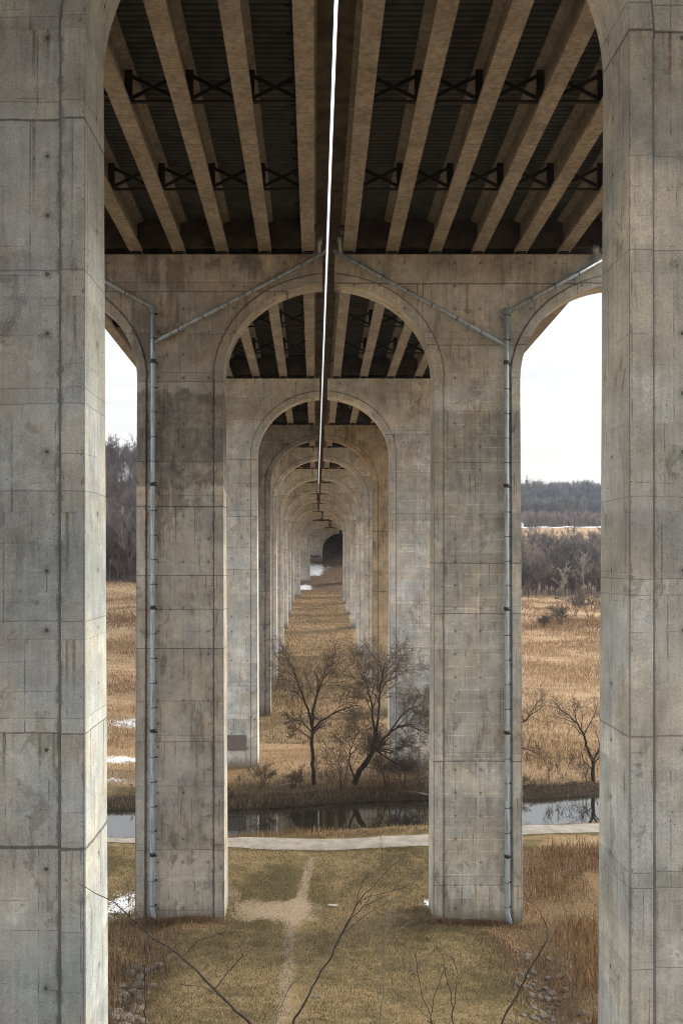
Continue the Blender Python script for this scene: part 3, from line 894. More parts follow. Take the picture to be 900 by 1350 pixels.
def chains_mesh(name, chains, sides=lambda l: 3, rmin=.0):
    V_, F_ = [], []
    base = 0
    for pts, rads, lv in chains:
        n = sides(lv)
        pts = np.array(pts); m = len(pts)
        d = np.gradient(pts, axis=0); d /= (np.linalg.norm(d, axis=1, keepdims=True) + 1e-9)
        ref = np.array([1., 0, 0]) if abs(d[0, 0]) < .8 else np.array([0, 1., 0])
        u = ref - d * (d @ ref)[:, None]; u /= (np.linalg.norm(u, axis=1, keepdims=True) + 1e-9)
        w = np.cross(d, u)
        r = np.maximum(np.array(rads), rmin)[:, None]
        ang = np.arange(n) * 2 * math.pi / n
        ring = pts[:, None, :] + r[:, :, None] * (np.cos(ang)[None, :, None] * u[:, None, :] + np.sin(ang)[None, :, None] * w[:, None, :])
        V_.append(ring.reshape(-1, 3))
        a = (np.arange(m - 1)[:, None] * n + np.arange(n)[None, :])
        b_ = (np.arange(m - 1)[:, None] * n + (np.arange(n)[None, :] + 1) % n)
        F_.append(np.stack([a, b_, b_ + n, a + n], 2).reshape(-1, 4) + base)
        base += m * n
    return np.concatenate(V_), np.concatenate(F_)

def tree_from_limbs(name, loc, limbs, label, cat, seed, max_level=4, kids=(7, 5, 4, 3), ratio=.5, rmin=.012, wiggle=.2, up=.04, spread=(.45, 1.0), mats=('bark', 'twig'), group=None, trunk_level=1):
    """limbs: list of (points, r0, r1); points are offsets from loc. Twigs grow out of them by rule."""
    rs = np.random.default_rng(seed)
    out = []
    for limb in limbs:
        pts, r0, r1 = limb[:3]; t0 = limb[3] if len(limb) > 3 else .3
        pts = [np.array(p, float) for p in pts]
        # refine the polyline with a little wobble
        fine = []
        for k in range(len(pts) - 1):
            for q in range(4):
                w = q / 4
                fine.append(pts[k] * (1 - w) + pts[k+1] * w + rs.normal(0, .02, 3) * np.linalg.norm(pts[k+1] - pts[k]))
        fine.append(pts[-1])
        fine[0] = pts[0]
        n = len(fine)
        rads = [r0 + (r1 - r0) * k / (n - 1) for k in range(n)]
        out.append((fine, rads, 0))
        dirs = [(fine[min(k+1, n-1)] - fine[max(k-1, 0)]) for k in range(n)]
        dirs = [d / (np.linalg.norm(d) + 1e-9) for d in dirs]
        length = sum(np.linalg.norm(fine[k+1] - fine[k]) for k in range(n-1))
        branch(fine, rads, dirs, length, rs, 0, max_level, out, wiggle, up, None, kids, ratio, spread, t0)
    root = empty(name, loc); tag(root, label, cat, group)
    tr = [c for c in out if c[2] < trunk_level]; cr = [c for c in out if c[2] >= trunk_level]
    V_, F_ = chains_mesh('trunk', tr, lambda l: 9, rmin)
    link_mesh('trunk', np_mesh('trunk', V_, F_, smooth=True), M[mats[0]], root)
    if cr:
        V_, F_ = chains_mesh('crown', cr, lambda l: 5 if l <= 1 else 3, rmin)
        link_mesh('crown', np_mesh('crown', V_, F_, smooth=True), M[mats[1]], root)
    return root

def px_limbs(D, loc, polys):
    """polylines drawn as bearings (px, py, depth offset) at distance D -> offsets from loc"""
    out = []
    for pl in polys:
        pts = []
        for (x_, y_, dd) in pl[0]:
            pts.append(at(x_, y_, D + dd) - Vector(loc))
        out.append((pts,) + tuple(pl[1:]))
    return out

# upright tree on the far bank
b = (-.2, 99.0, gz(-.2, 99.0) - .2)
tree_from_limbs('bare_tree', b, px_limbs(99, b, [
    ([(414, 1034, 0), (412, 1000, 0), (411, 975, .1), (412, 958, .1)], .22, .17, .75),
    ([(412, 960, .1), (406, 935, -.3), (398, 915, -.6), (391, 895, -.8), (384, 876, -1)], .15, .04, .25),
    ([(412, 960, .1), (413, 935, .5), (418, 912, .9), (426, 895, 1.2), (436, 884, 1.4)], .13, .03, .25),
    ([(412, 962, .1), (424, 950, -.5), (440, 940, -1), (458, 933, -1.3), (474, 930, -1.5)], .11, .03, .3),
    ([(411, 975, 0), (402, 968, .5), (392, 960, .9), (382, 950, 1.3)], .08, .02, .3)]),
    'slender bare tree with one straight trunk on the far creek bank under the arches', 'tree', 11, 3, (11, 8, 6), .56, .012, .2, .02, (.4, 1.0))
# leaning tree
b = (4.4, 99.0, gz(4.4, 99.0) - .2)
tree_from_limbs('leaning_tree', b, px_limbs(99., b, [
    ([(466, 1034, 0), (474, 1016, 0), (486, 1000, -.2), (494, 985, -.3)], .33, .22, .8),
    ([(494, 985, -.3), (493, 960, 0), (489, 930, .3), (484, 905, .6), (474, 888, .8)], .17, .04, .25),
    ([(494, 985, -.3), (498, 950, -.6), (500, 915, -.8), (504, 890, -1), (508, 872, -1.2)], .15, .035, .25),
    ([(494, 985, -.3), (510, 970, -.8), (524, 958, -1.2), (540, 955, -1.5), (556, 966, -1.8)], .15, .04, .3),
    ([(512, 968, -.8), (528, 944, -.2), (540, 934, .2), (556, 930, .4)], .10, .03, .2),
    ([(490, 992, -.2), (505, 987, .5), (520, 990, .9), (532, 984, 1.2)], .09, .03, .3),
    ([(494, 988, -.3), (512, 1000, -1), (528, 1010, -1.4), (546, 1018, -1.8)], .11, .03, .4),
    ([(468, 1030, 0), (460, 1005, .4), (462, 985, .6), (474, 960, .9)], .11, .03, .4),
    ([(472, 1020, 0), (484, 1010, -1), (496, 985, -1.4)], .08, .03, .3)]),
    'large bare tree leaning right over the creek, with several tangled limbs', 'tree', 12, 3, (14, 10, 6), .60, .012, .2, .0, (.4, 1.1))
# tree seen right of the second right pier
b = (31.2, 102., gz(31.2, 102.) - .2)
tree_from_limbs('bare_tree', b, px_limbs(102., b, [
    ([(782, 1048, 0), (781, 1020, 0), (781, 1001, 0)], .24, .19, .8),
    ([(781, 1003, 0), (774, 988, -.2), (769, 968, -.5), (760, 953, -.8), (748, 942, -1), (735, 934, -1.3)], .17, .035, .25),
    ([(769, 968, -.5), (776, 956, 0), (784, 940, .3), (787, 925, .5)], .08, .02, .2),
    ([(760, 953, -.8), (757, 938, -.4), (762, 924, -.1)], .07, .02, .2),
    ([(781, 1003, 0), (788, 990, .2), (796, 975, .4), (808, 955, .6)], .13, .03, .2),
    ([(781, 1015, 0), (768, 1002, .8), (766, 990, 1.), (770, 1010, 1.2)], .05, .02, .2)]),
    'forked bare tree on the creek bank in the right-hand gap, seen against the tawny field', 'tree', 13, 3, (8, 6, 4), .48, .011, .2, .02)
b = (21.9, 100.5, gz(21.9, 100.5) - .2)
tree_from_limbs('bare_tree', b, px_limbs(100.5, b, [
    ([(676, 1044, 0), (675, 1010, 0), (676, 985, 0)], .2, .15, .7),
    ([(676, 985, 0), (685, 955, .3), (700, 942, .5), (717, 930, .6)], .11, .025, .2),
    ([(676, 1000, 0), (686, 985, -.4), (700, 990, -.6), (712, 995, -.8)], .09, .02, .2),
    ([(676, 1010, 0), (684, 1020, -.5), (694, 1030, -.7)], .08, .02, .2),
    ([(676, 985, 0), (668, 955, -.3), (664, 930, -.5)], .1, .02, .2)]),
    'twiggy bare tree mostly hidden behind the grey-tan pier at the creek', 'tree', 14, 3, (9, 7, 4), .55, .011, .22, .02)

# foreground saplings on the slope below the camera
def sapling(D, base_px, polys, label, seed, mats, kids=(5, 3, 2), ratio=.35, lv=2, cat='sapling', name='sapling', t0r=.15):
    x0 = (base_px - 415) * D / 1200
    zb = gz(x0, D) - .1
    b_ = (x0, D, zb)
    polys = [(p[0], p[1] * .62, p[2] * .75) + tuple(p[3:]) for p in polys]
    tree_from_limbs(name, b_, px_limbs(D, b_, polys), label, cat, seed, lv, kids, ratio, .0035, .16, .04, (.35, .8), mats, 'saplings on the slope below the camera')
def rootpt(D, px_):
    x0 = (px_ - 415) * D / 1200; zb = gz(x0, D) - .1
    return (px_, 735 + (CAM_Z - zb) * 1200 / D, 0)
sapling(17, 372, [([rootpt(17, 372), (352, 1400, 0), (330, 1350, 0), (290, 1312, 0), (262, 1282, .2), (235, 1257, .3), (196, 1232, .5), (150, 1190, .7), (104, 1165, .9)], .060, .007, .62),
                  ([(283, 1304, 0), (305, 1277, .2), (320, 1262, .3), (316, 1246, .4)], .018, .006, .2),
                  ([(240, 1262, .3), (262, 1240, .4), (290, 1231, .4), (318, 1228, .5)], .014, .004, .2),
                  ([(290, 1312, 0), (262, 1300, -.3), (228, 1297, -.5)], .014, .004, .3),
                  ([(240, 1262, .3), (232, 1250, .3), (230, 1241, .3)], .014, .004, .5)],
        'dark bare branch reaching up left across the bottom of the view', 21, ('sapling', 'sapling'), (4, 2), .14)
sapling(19, 385, [([rootpt(19, 385), (384, 1400, 0), (388, 1345, 0), (412, 1300, .1), (436, 1262, .2), (447, 1238, .3), (468, 1196, .4), (496, 1160, .5), (532, 1130, .6)], .050, .006, .6),
                  ([(442, 1250, .2), (458, 1216, .3), (480, 1195, .4), (512, 1178, .5), (544, 1164, .6)], .020, .005, .2),
                  ([(468, 1196, .4), (476, 1168, .3), (484, 1150, .3)], .012, .004, .2)],
        'thin dark sapling forking and arching right in front of the worn dirt track', 22, ('sapling', 'sapling'), (5, 3), .2)
sapling(20, 505, [([rootpt(20, 505), (503, 1390, 0), (502, 1345, 0), (505, 1300, 0), (506, 1255, .1), (509, 1215, .1), (512, 1190, .1)], .042, .006, .55),
                  ([(506, 1262, .1), (495, 1240, .3), (485, 1225, .4), (478, 1212, .5)], .010, .004, .2),
                  ([(504, 1290, .1), (522, 1284, -.2), (548, 1276, -.3), (566, 1264, -.4)], .012, .004, .3),
                  ([(506, 1245, .1), (518, 1230, .3), (538, 1215, .5)], .009, .004, .3)],
        'straight grey sapling with fine side twigs, right of the arching one', 23, ('palebark', 'palebark'), (7, 3, 2), .3)
sapling(18, 596, [([rootpt(18, 596), (598, 1400, 0), (597, 1350, 0), (594, 1310, 0), (586, 1282, 0), (586, 1265, .1)], .030, .007, .7),
                  ([(596, 1345, 0), (600, 1310, .2), (603, 1285, .2), (598, 1265, .3), (592, 1257, .3)], .016, .006, .5),
                  ([(590, 1385, 0), (568, 1348, -.2), (571, 1318, -.3), (580, 1292, -.3), (585, 1278, -.3)], .018, .006, .4),
                  ([(570, 1350, -.2), (555, 1310, -.5), (549, 1272, -.6), (548, 1258, -.7)], .013, .005, .4),
                  ([(568, 1345, -.2), (545, 1325, .3), (516, 1305, .5)], .010, .004, .3)],
        'clump of dark upright sapling stems at the bottom, right of the middle', 24, ('sapling', 'sapling'), (3, 2, 2), .2)
sapling(16, 640, [([rootpt(16, 640), (648, 1400, 0), (662, 1345, 0), (680, 1315, .1), (694, 1285, .1), (708, 1262, .2), (720, 1240, .2), (721, 1222, .3), (714, 1208, .3), (711, 1200, .3)], .034, .008, .9),
                  ([(680, 1318, .1), (664, 1300, .3), (650, 1290, .4)], .008, .003, .4)],
        'single dark hooked stem curving up before the right-hand gully', 25, ('sapling', 'sapling'), (2, 1), .15, 1)
sapling(21, 192, [([rootpt(21, 192), (191, 1390, 0), (192, 1345, 0), (190, 1300, 0), (192, 1262, .1), (190, 1235, .1)], .034, .007, .55),
                  ([(190, 1310, 0), (200, 1290, .3), (208, 1282, .4)], .010, .004, .3)],
        'thin straight stem standing in front of the left rocky gully', 26, ('sapling', 'sapling'), (6, 2), .25)
sapling(22, 366, [([rootpt(22, 366), (352, 1400, 0), (358, 1350, 0), (372, 1322, .1), (382, 1300, .2), (400, 1285, .2), (425, 1262, .3)], .030, .006, .5),
                  ([(372, 1322, .1), (366, 1305, 0), (360, 1290, 0)], .012, .005, .3),
                  ([(382, 1300, .2), (392, 1290, 0), (396, 1272, 0), (404, 1258, 0)], .010, .005, .3)],
        'pale branching twigs left of the arching sapling', 27, ('palebark', 'palebark'), (5, 3), .3)

# ------------------------------------------------------------------ woods
def wood_variant(seed, hgt, lv, kids, r0, rmin):
    rs = np.random.default_rng(seed); out = []
    grow((0,0,0), (rs.normal(0,.05), rs.normal(0,.05), 1), hgt, r0, rs, 0, lv, out, .07, .06, None, kids, .48, (.35, .8))
    return chains_mesh('w', out, lambda l: 3, rmin)
def scatter_wood(name, pts, variants, hscale, tones, rs):
    Vs, Fs, Cs = [], [], []; base = 0
    for k, (x, y) in enumerate(pts):
        v, f = variants[rs.integers(len(variants))]
        a = rs.random() * 6.283; s = rs.uniform(*hscale)
        c_, s_ = math.cos(a), math.sin(a)
        q = np.stack([(v[:,0]*c_ - v[:,1]*s_) * s, (v[:,0]*s_ + v[:,1]*c_) * s, v[:,2] * s], 1) + np.array([x, y, gz(x, y) - .3])
        Vs.append(q); Fs.append(f + base); base += len(q)
        t = np.array(tones[rs.integers(len(tones))]) * rs.uniform(.75, 1.25)
        Cs.append(np.tile(t, (len(q), 1)))
    me = np_mesh(name, np.concatenate(Vs), np.concatenate(Fs), colors=np.concatenate(Cs))
    return me
rs = np.random.default_rng(5)
nearv = [wood_variant(100 + k, 17, 3, (11, 6, 4), .22, .045) for k in range(6)]
brushv = [wood_variant(140 + k, 6, 2, (12, 7), .10, .05) for k in range(4)]
farv = [wood_variant(120 + k, 15, 2, (18, 9), .25, .085) for k in range(5)]
wtone = [(.10, .082, .078), (.125, .10, .092), (.08, .068, .067), (.15, .118, .10), (.10, .09, .092)]
# left hillside wood
pts = []
for k in range(600):
    y = 302 + 150 * rs.random() ** 1.1
    pts.append((y * rs.uniform(-.34, -.135), y))
me = scatter_wood('bare_woodland', pts, nearv, (.75, 1.15), wtone, rs)
tag(link_mesh('bare_woodland', me, M['wood']), 'dense grey-brown bare woodland climbing the hillside in the left-hand gap', 'woodland', kind='stuff')
# right valley wood
pts = []
for k in range(560):
    y = 343 + 300 * rs.random() ** 1.0
    pts.append((y * rs.uniform(.17, .40), y))
me = scatter_wood('bare_woodland', pts, nearv, (.65, 1.0), [tuple(.75 * q for q in c_) for c_ in wtone] + [(.20,.155,.12)], rs)
tag(link_mesh('bare_woodland', me, M['wood']), 'dark bare woodland behind the tawny field in the right-hand gap', 'woodland', kind='stuff')
# brush at the wood edges
pts = []
for k in range(420):
    if k % 3 == 0:
        y = 299 + 20 * rs.random(); pts.append((y * rs.uniform(-.33, -.14), y))
    else:
        y = 333 + 40 * rs.random() ** 1.5; pts.append((y * rs.uniform(.17, .40), y))
me = scatter_wood('brush_undergrowth', pts, brushv, (.35, 1.7), [(.08,.06,.05), (.11,.08,.065), (.06,.047,.042)], rs)
tag(link_mesh('brush_undergrowth', me, M['wood']), 'low dark brush along the feet of the bare woods', 'undergrowth', kind='stuff')
# far ridge, distance haze painted into the bluish tree colours
pts = []
for k in range(1300):
    y = 770 + 200 * rs.random()
    pts.append((y * rs.uniform(.15, .42), y))
me = scatter_wood('ridge_woodland', pts, farv, (.6, 1.4), [(.10,.105,.112), (.115,.11,.115), (.08,.092,.10), (.135,.12,.115)], rs)
tag(link_mesh('ridge_woodland', me, M['wood']), 'bluish grey woodland on the far ridge below the white sky', 'woodland', kind='stuff')

pts = []
for k in range(420):
    x = rs.uniform(-32, 40); y = float(creek_far(x)) + .8 + rs.gamma(1.8, 1.2)
    if (abs(x - 1) < 14 or rs.random() < .12) and vnoise(np.array([x]), np.array([y]), .16, 81)[0] > .30 and not (2 < abs(abs(x - CX) - 10.775) < 0): pts.append((x, y))
thick_v = [wood_variant(160 + k, 2.6, 2, (9, 6), .035, .011) for k in range(6)]
me = scatter_wood('bank_thicket', pts, thick_v, (.35, 1.0), [(.075,.056,.045), (.11,.082,.062), (.15,.115,.085), (.05,.04,.033)], rs)
tag(link_mesh('bank_thicket', me, M['wood']), 'tangled leafless thicket along the far edge of the creek', 'thicket', kind='stuff')
pts = []
for k in range(520):
    y = rs.uniform(722, 785); pts.append((y * rs.uniform(.20, .42), y))
me = scatter_wood('brush_undergrowth', pts, brushv, (.9, 2.0), [(.17,.135,.135), (.20,.16,.15), (.14,.115,.12)], rs)
tag(link_mesh('brush_undergrowth', me, M['wood']), 'mauve-grey brush at the foot of the far ridge, above the snow line', 'undergrowth', kind='stuff')

# conifers on the ridge
def conifer_mesh(seed, hgt):
    rs_ = np.random.default_rng(seed); V_, F_ = [], []
    n = 0
    for lay in range(26):
        t = lay / 26; z = hgt * (.12 + .88 * t); rad = hgt * .27 * (1 - t) ** .85 + .25
        for j in range(11):
            a = rs_.random() * 6.283; r = rad * rs_.uniform(.6, 1.15)
            d = np.array([math.cos(a), math.sin(a), 0]); pv = np.array([-d[1], d[0], 0])
            base_ = np.array([0, 0, z + rs_.normal(0, .15)])
            tip = base_ + d * r - np.array([0, 0, r * rs_.uniform(.1, .45)])
            w = r * .28
            V_ += [base_, base_ * .45 + tip * .55 + pv * w, tip, base_ * .45 + tip * .55 - pv * w]
            F_.append((n, n+1, n+2, n+3)); n += 4
    return np_mesh('crown', np.array(V_), np.array(F_))
M['needles'] = simple_mat('dark_needles', (.03, .06, .05), .9, .1, .4, .6)
for k, (px_, D, h_, lab) in enumerate(((686, 880, 31, 'dark conifer on the far ridge, half behind the grey-tan pier'), (694, 872, 34, 'tallest pointed dark conifer on the far ridge'),
                                  (702, 890, 31, 'small dark conifer on the far ridge, right of the tallest one'), (726, 905, 28, 'dark conifer on the far ridge, lowest and farthest right'))):
    x = (px_ - 415) * D / 1200
    r_ = empty('conifer_tree', (x, D, gz(x, D) - .3)); tag(r_, lab, 'conifer', 'conifers on the far ridge')
    link_mesh('crown', conifer_mesh(60 + k, h_), M['needles'], r_)
    t_ = MB(); t_.tube([(0,0,0), (0,0,h_*.9)], [.35, .05], 6); t_.build('trunk', M['bark'], r_)

# single trees at the wood edge
for k, (px_, D, h_, sd, mt_, lab) in enumerate((
     (742, 322, 12.5, 31, 'palebark', 'small pale bare tree standing before the dark woodland at the field edge'),
     (768, 330, 17, 32, 'palebark', 'taller grey bare tree with a crooked trunk at the right field edge'),
     (756, 690, 19, 33, 'bark', 'round-crowned bare tree on the terrace in front of the far ridge'),
     (695, 318, 7, 34, 'bark', 'low bare shrub-like tree at the field edge, near the grey-tan pier'))):
    x = (px_ - 415) * D / 1200
    limbs = [([(0,0,0), (.2,0,h_*.25), (.1,.2,h_*.55), (.4,0,h_*.9)], h_*.014, h_*.003, .25)]
    tree_from_limbs('bare_tree', (x, D, gz(x, D) - .2), limbs, lab, 'tree', sd, 3, (12, 6, 4), .42, .05 if D < 500 else .11, .16, .05, (.4, .85), (mt_, mt_ if mt_ == 'palebark' else 'twig'))

# shrubs in the right field
for k, (px_, D, h_, sd, lab) in enumerate((
     (452, 98.5, 5.2, 45, 'fine twiggy bush on the far bank between the straight tree and the leaning tree'),
     (532, 99.5, 3.6, 46, 'spreading bare bush on the far bank below the leaning tree crown'),
     (345, 97.6, 2.6, 47, 'low bare bush on the far bank near the pier with a painted patch'),
     (512, 99., 4.6, 48, 'fine pale twiggy bush on the far bank just right of the leaning trunk'),
     (556, 99.4, 4.2, 49, 'tangled bare bush at the far bank edge against the grey-tan pier'),
     (385, 98., 2.2, 50, 'smallest bare bush on the far bank, left of the straight tree'),
     (777, 262, 8.5, 41, 'dark bushy bare shrub in the right field against the near pier edge'),
     (738, 246, 5.2, 42, 'low dark bare shrub in the middle of the right field'),
     (757, 270, 7.5, 43, 'rounded brown bare shrub behind the low dark one in the field'),
     (715, 242, 3.2, 44, 'smallest bare shrub in the right field, nearest the grey-tan pier'))):
    x = (px_ - 415) * D / 1200; rs_ = np.random.default_rng(sd)
    limbs = []
    for j in range(9):
        a = rs_.random() * 6.283; o = rs_.uniform(.3, 1.0) * h_ * .6
        limbs.append(([(math.cos(a)*.2, math.sin(a)*.2, 0), (math.cos(a)*o*.5, math.sin(a)*o*.5, h_*.45), (math.cos(a)*o, math.sin(a)*o, h_*rs_.uniform(.6, .95))], .06 if D > 120 else .035, .02 if D > 120 else .012, .1))
    tree_from_limbs('bare_shrub', (x, D, gz(x, D) - .1), limbs, lab, 'shrub', sd, 2, (9, 6), .5, .011 if D < 120 else .04, .2, .02, (.4, 1.0), ('twig', 'twig'), None if D < 120 else 'bare shrubs in the field')

# white building and snowy terrace bank
bx_ = (681 - 415) * 694 / 1200
wb = empty('farm_building', (bx_, 697, gz(bx_, 697) - .3)); tag(wb, 'small white building on the terrace above the dark woodland', 'building')
m_ = MB(); m_.box(-5, 5, -4, 4, 0, 3.4); m_.build('wall', M['white_paint'], wb)
m_ = MB(); m_.prism([(-5.5, 0), (5.5, 0), (0, 1.5)], (0, -4.4, 3.4), (0, 4.4, 3.4)); m_.build('roof', M['snow'], wb)
for k in range(3):
    m_ = MB(); m_.box(-3.6 + 2.8*k, -2.4 + 2.8*k, -4.06, -3.9, 1.2, 2.4); m_.build('window', M['dark_window'], wb)
sx = np.linspace(150, 300, 60)
sv = []
for j, (yy, dz) in enumerate(((686, .15), (689, .3), (692, .3), (696, .15))):
    y_ = yy + .7 * np.sin(sx * .05 + j * .3)
    sv.append(np.stack([sx, y_, ground_z(sx, y_) + dz], 1))
sv = np.array(sv); q = np.arange(sv.shape[0]*sv.shape[1]).reshape(sv.shape[:2])
tag(link_mesh('snow_bank', np_mesh('snow_bank', sv.reshape(-1,3), np.stack([q[:-1,:-1].ravel(), q[:-1,1:].ravel(), q[1:,1:].ravel(), q[1:,:-1].ravel()], 1), smooth=True), M['snow']),
    'thin line of snow along the terrace above the right-hand woodland', 'snow', kind='stuff')

# ------------------------------------------------------------------ grasses
def blades(name, x, y, h, w, tones, rs, label, lean=.35, cat='grass', tonevar=.3, two=False):
    n = len(x); z = ground_z(x, y)
    a = rs.random(n) * 6.283
    bx, by = np.cos(a) * w / 2, np.sin(a) * w / 2
    l = rs.normal(0, lean, (n, 2)) * h[:, None]
    b0 = np.stack([x - bx, y - by, z - .03], 1); b1 = np.stack([x + bx, y + by, z - .03], 1)
    mid = np.stack([x + l[:,0]*.35, y + l[:,1]*.35, z + h * .62], 1)
    tip = np.stack([x + l[:,0], y + l[:,1], z + h * np.sqrt(np.maximum(.2, 1 - np.minimum(.8, (l**2).sum(1) / h**2)))], 1)
    m0 = mid - np.stack([bx, by, bx*0], 1) * .7; m1 = mid + np.stack([bx, by, bx*0], 1) * .7
    T = np.array(tones)[rs.integers(len(tones), size=n)] * (1 + rs.uniform(-tonevar, tonevar, (n, 1)))
    if two:
        Vv = np.stack([b0, b1, m1, m0, tip], 1).reshape(-1, 3)
        k = np.arange(n)[:, None] * 5
        Ff = np.concatenate([k + np.array([[0,1,2]]), k + np.array([[0,2,3]]), k + np.array([[3,2,4]])])
        Cc = np.repeat(T, 5, 0)
    else:
        Vv = np.stack([b0, b1, tip], 1).reshape(-1, 3)
        Ff = np.arange(3*n).reshape(n, 3); Cc = np.repeat(T, 3, 0)
    me = np_mesh(name, Vv, Ff, colors=Cc)
    o = link_mesh(name, me, M['blades']); tag(o, label, cat, kind='stuff')
    return o
U = rs.uniform
straw = [(.25,.175,.092), (.20,.138,.07), (.16,.115,.058), (.28,.205,.115)]
tawny = [(.30,.20,.115), (.24,.155,.085), (.34,.235,.14), (.185,.115,.063)]
russet = [(.19,.105,.055), (.24,.135,.07), (.15,.085,.05), (.29,.18,.095)]
# lawn
n = 190000
x = U(-19, 22, n); y = U(45, 79.5, n)
dv = vnoise(x, y, .12, 21) * .6 + vnoise(x, y, .5, 22) * .4
dd = np.exp(-(np.abs((x+3)/3.4)**4 + np.abs((y-67.6)/1.9)**4)) + np.exp(-((x+1.2)/.7)**2)*.7
inpier = ((np.abs(x - (CX - 10.775)) < 3.4) | (np.abs(x - (CX + 10.775)) < 3.4)) & (y > 65.6) & (y < 69.2)
keep = (rs.random(n) > dd) & ~inpier
x, y, dv = x[keep], y[keep], dv[keep]; n = len(x)
o = blades('lawn_grass', x, y, U(.05, .17, n) * (.6 + 1.*dv), U(.02, .05, n), [(.105,.088,.04), (.08,.068,.032), (.19,.142,.075), (.16,.118,.06), (.26,.20,.115), (.12,.088,.046), (.06,.048,.028)], rs, 'short winter grass on the lawn between the near piers', .5)
n = 14000
x = U(-19, 20, n); y = U(45, 79, n)
keep = (vnoise(x, y, .5, 24) * .5 + vnoise(x, y, .16, 25) * .5 > .55) & (np.exp(-(np.abs((x+3)/3.4)**4 + np.abs((y-67.6)/1.9)**4)) < .2) & (np.abs(x + 1.2) > .8)
keep &= ~(((np.abs(x - (CX - 10.775)) < 3.4) | (np.abs(x - (CX + 10.775)) < 3.4)) & (y > 65.6) & (y < 69.2))
x, y = x[keep], y[keep]; n = len(x)
blades('straw_tufts', x, y, U(.12, .34, n), U(.015, .035, n), [(.27,.205,.12), (.20,.145,.08), (.13,.09,.055), (.34,.265,.165)], rs, 'longer straw tufts and dead stalks scattered on the near lawn', .5, two=True)
# right slope weeds
n = 60000
x = U(13, 40, n); y = U(42, 80., n)
pr = np.clip(.25 + 1.3 * (vnoise(x, y, .22, 31) - .3), 0, 1) * sstep(13.5, 19, x - (y - 60) * .10 + 1.5 * (vnoise(x, y, .3, 33) - .5)) * (1 - sstep(77, 80.5, y - .15*(x-20)))
keep = rs.random(n) < pr; x, y = x[keep], y[keep]; n = len(x)
blades('tall_weeds', x, y, U(.35, 1.05, n) * (.6 + vnoise(x, y, .3, 32)), U(.02, .06, n), russet + tawny[:2], rs, 'russet tall dry weeds on the slope right of the near lawn', .25, two=True)
# left gully weeds
n = 26000
x = U(-30, -8, n); y = U(42, 66, n)
keep = rs.random(n) < (sstep(8.5, 11.5, -x) * (1 - sstep(62, 66.5, y))) * (.2 + .8 * vnoise(x, y, .4, 34)); x, y = x[keep], y[keep]; n = len(x)
blades('tall_weeds', x, y, U(.3, 1.0, n), U(.02, .05, n), [(.11,.072,.043), (.15,.10,.058), (.08,.053,.034), (.20,.14,.08)], rs, 'brown dead weeds around the left rocky gully', .25, two=True)
# weeds at pier feet and by the right gully
n = 12000
x = np.concatenate([rs.normal(-9.6, 2.2, n//3), rs.normal(11.5, 2.2, n//4), rs.normal(13.2, 1.3, n - n//3 - n//4)])
y = np.concatenate([rs.normal(65.1, .35, n//3), rs.normal(65.2, .25, n//4), rs.normal(58, 5, n - n//3 - n//4)])
keep = (y < 65.75) & (y > 44); x, y = x[keep], y[keep]; n = len(x)
blades('tall_weeds', x, y, U(.1, .6, n) * (.2 + 1.1 * vnoise(x, y, .8, 35)), U(.012, .03, n), [(.15,.10,.06), (.20,.13,.075), (.11,.07,.045)], rs, 'reddish brown weeds at the feet of the near pier pair', .22, two=True)
# reeds between path and creek
n = 16000
x = U(-34, 60, n); y = path_y(x) + 1.8 + rs.gamma(2, .8, n)
keep = (y < creek_far(x) - 8.6) & (rs.random(n) < .25 + .75 * vnoise(x, y, .35, 36)); x, y = x[keep], y[keep]; n = len(x)
blades('bank_reeds', x, y, U(.2, .75, n) * (.4 + 1.0 * vnoise(x, x*0, .25, 37)) * (1 - .75*sstep(13, 19, x)), U(.02, .05, n), tawny + straw, rs, 'pale dry reeds between the gravel trail and the creek', .22, two=True)
# path verge
n = 9000
x = U(-30, 40, n); y = path_y(x) - 1.5 - np.abs(rs.normal(0, .35, n))
blades('verge_grass', x, y, U(.05, .16, n), U(.02, .05, n), [(.13,.125,.05), (.17,.15,.07), (.22,.17,.09)], rs, 'short green verge along the near edge of the trail', .4)
# far bank brush
n = 34000
x = U(-36, 44, n); y = creek_far(x) + .1 + rs.gamma(2.0, 1.3, n)
keep = rs.random(n) < .35 + .65 * vnoise(x, y, .4, 38); x, y = x[keep], y[keep]; n = len(x)
blades('bank_brush', x, y, U(.3, 1.3, n) * (.5 + .9*vnoise(x, y, .25, 39)) * (1 - .6*sstep(13, 18, np.abs(x - 1))), U(.012, .035, n), [(.14,.10,.065), (.08,.058,.042), (.20,.15,.095), (.26,.19,.12)], rs, 'tangled dry brush on the far bank of the creek', .55, two=True)
# bank to field grasses
n = 60000
x = U(-40, 55, n); y = 98.5 + 46 * rs.random(n) ** 1.2
keep = (y > creek_far(x) + 2) & ~((np.abs(x+23) < 5) & (np.abs(y-107.8) < 1.9)) & (rs.random(n) < .3 + .7 * vnoise(x, y, .2, 41)); x, y = x[keep], y[keep]; n = len(x)
blades('meadow_grass', x, y, U(.1, .45, n), U(.03, .08, n), straw + [(.21,.155,.085)], rs, 'rough straw meadow behind the creek', .4)
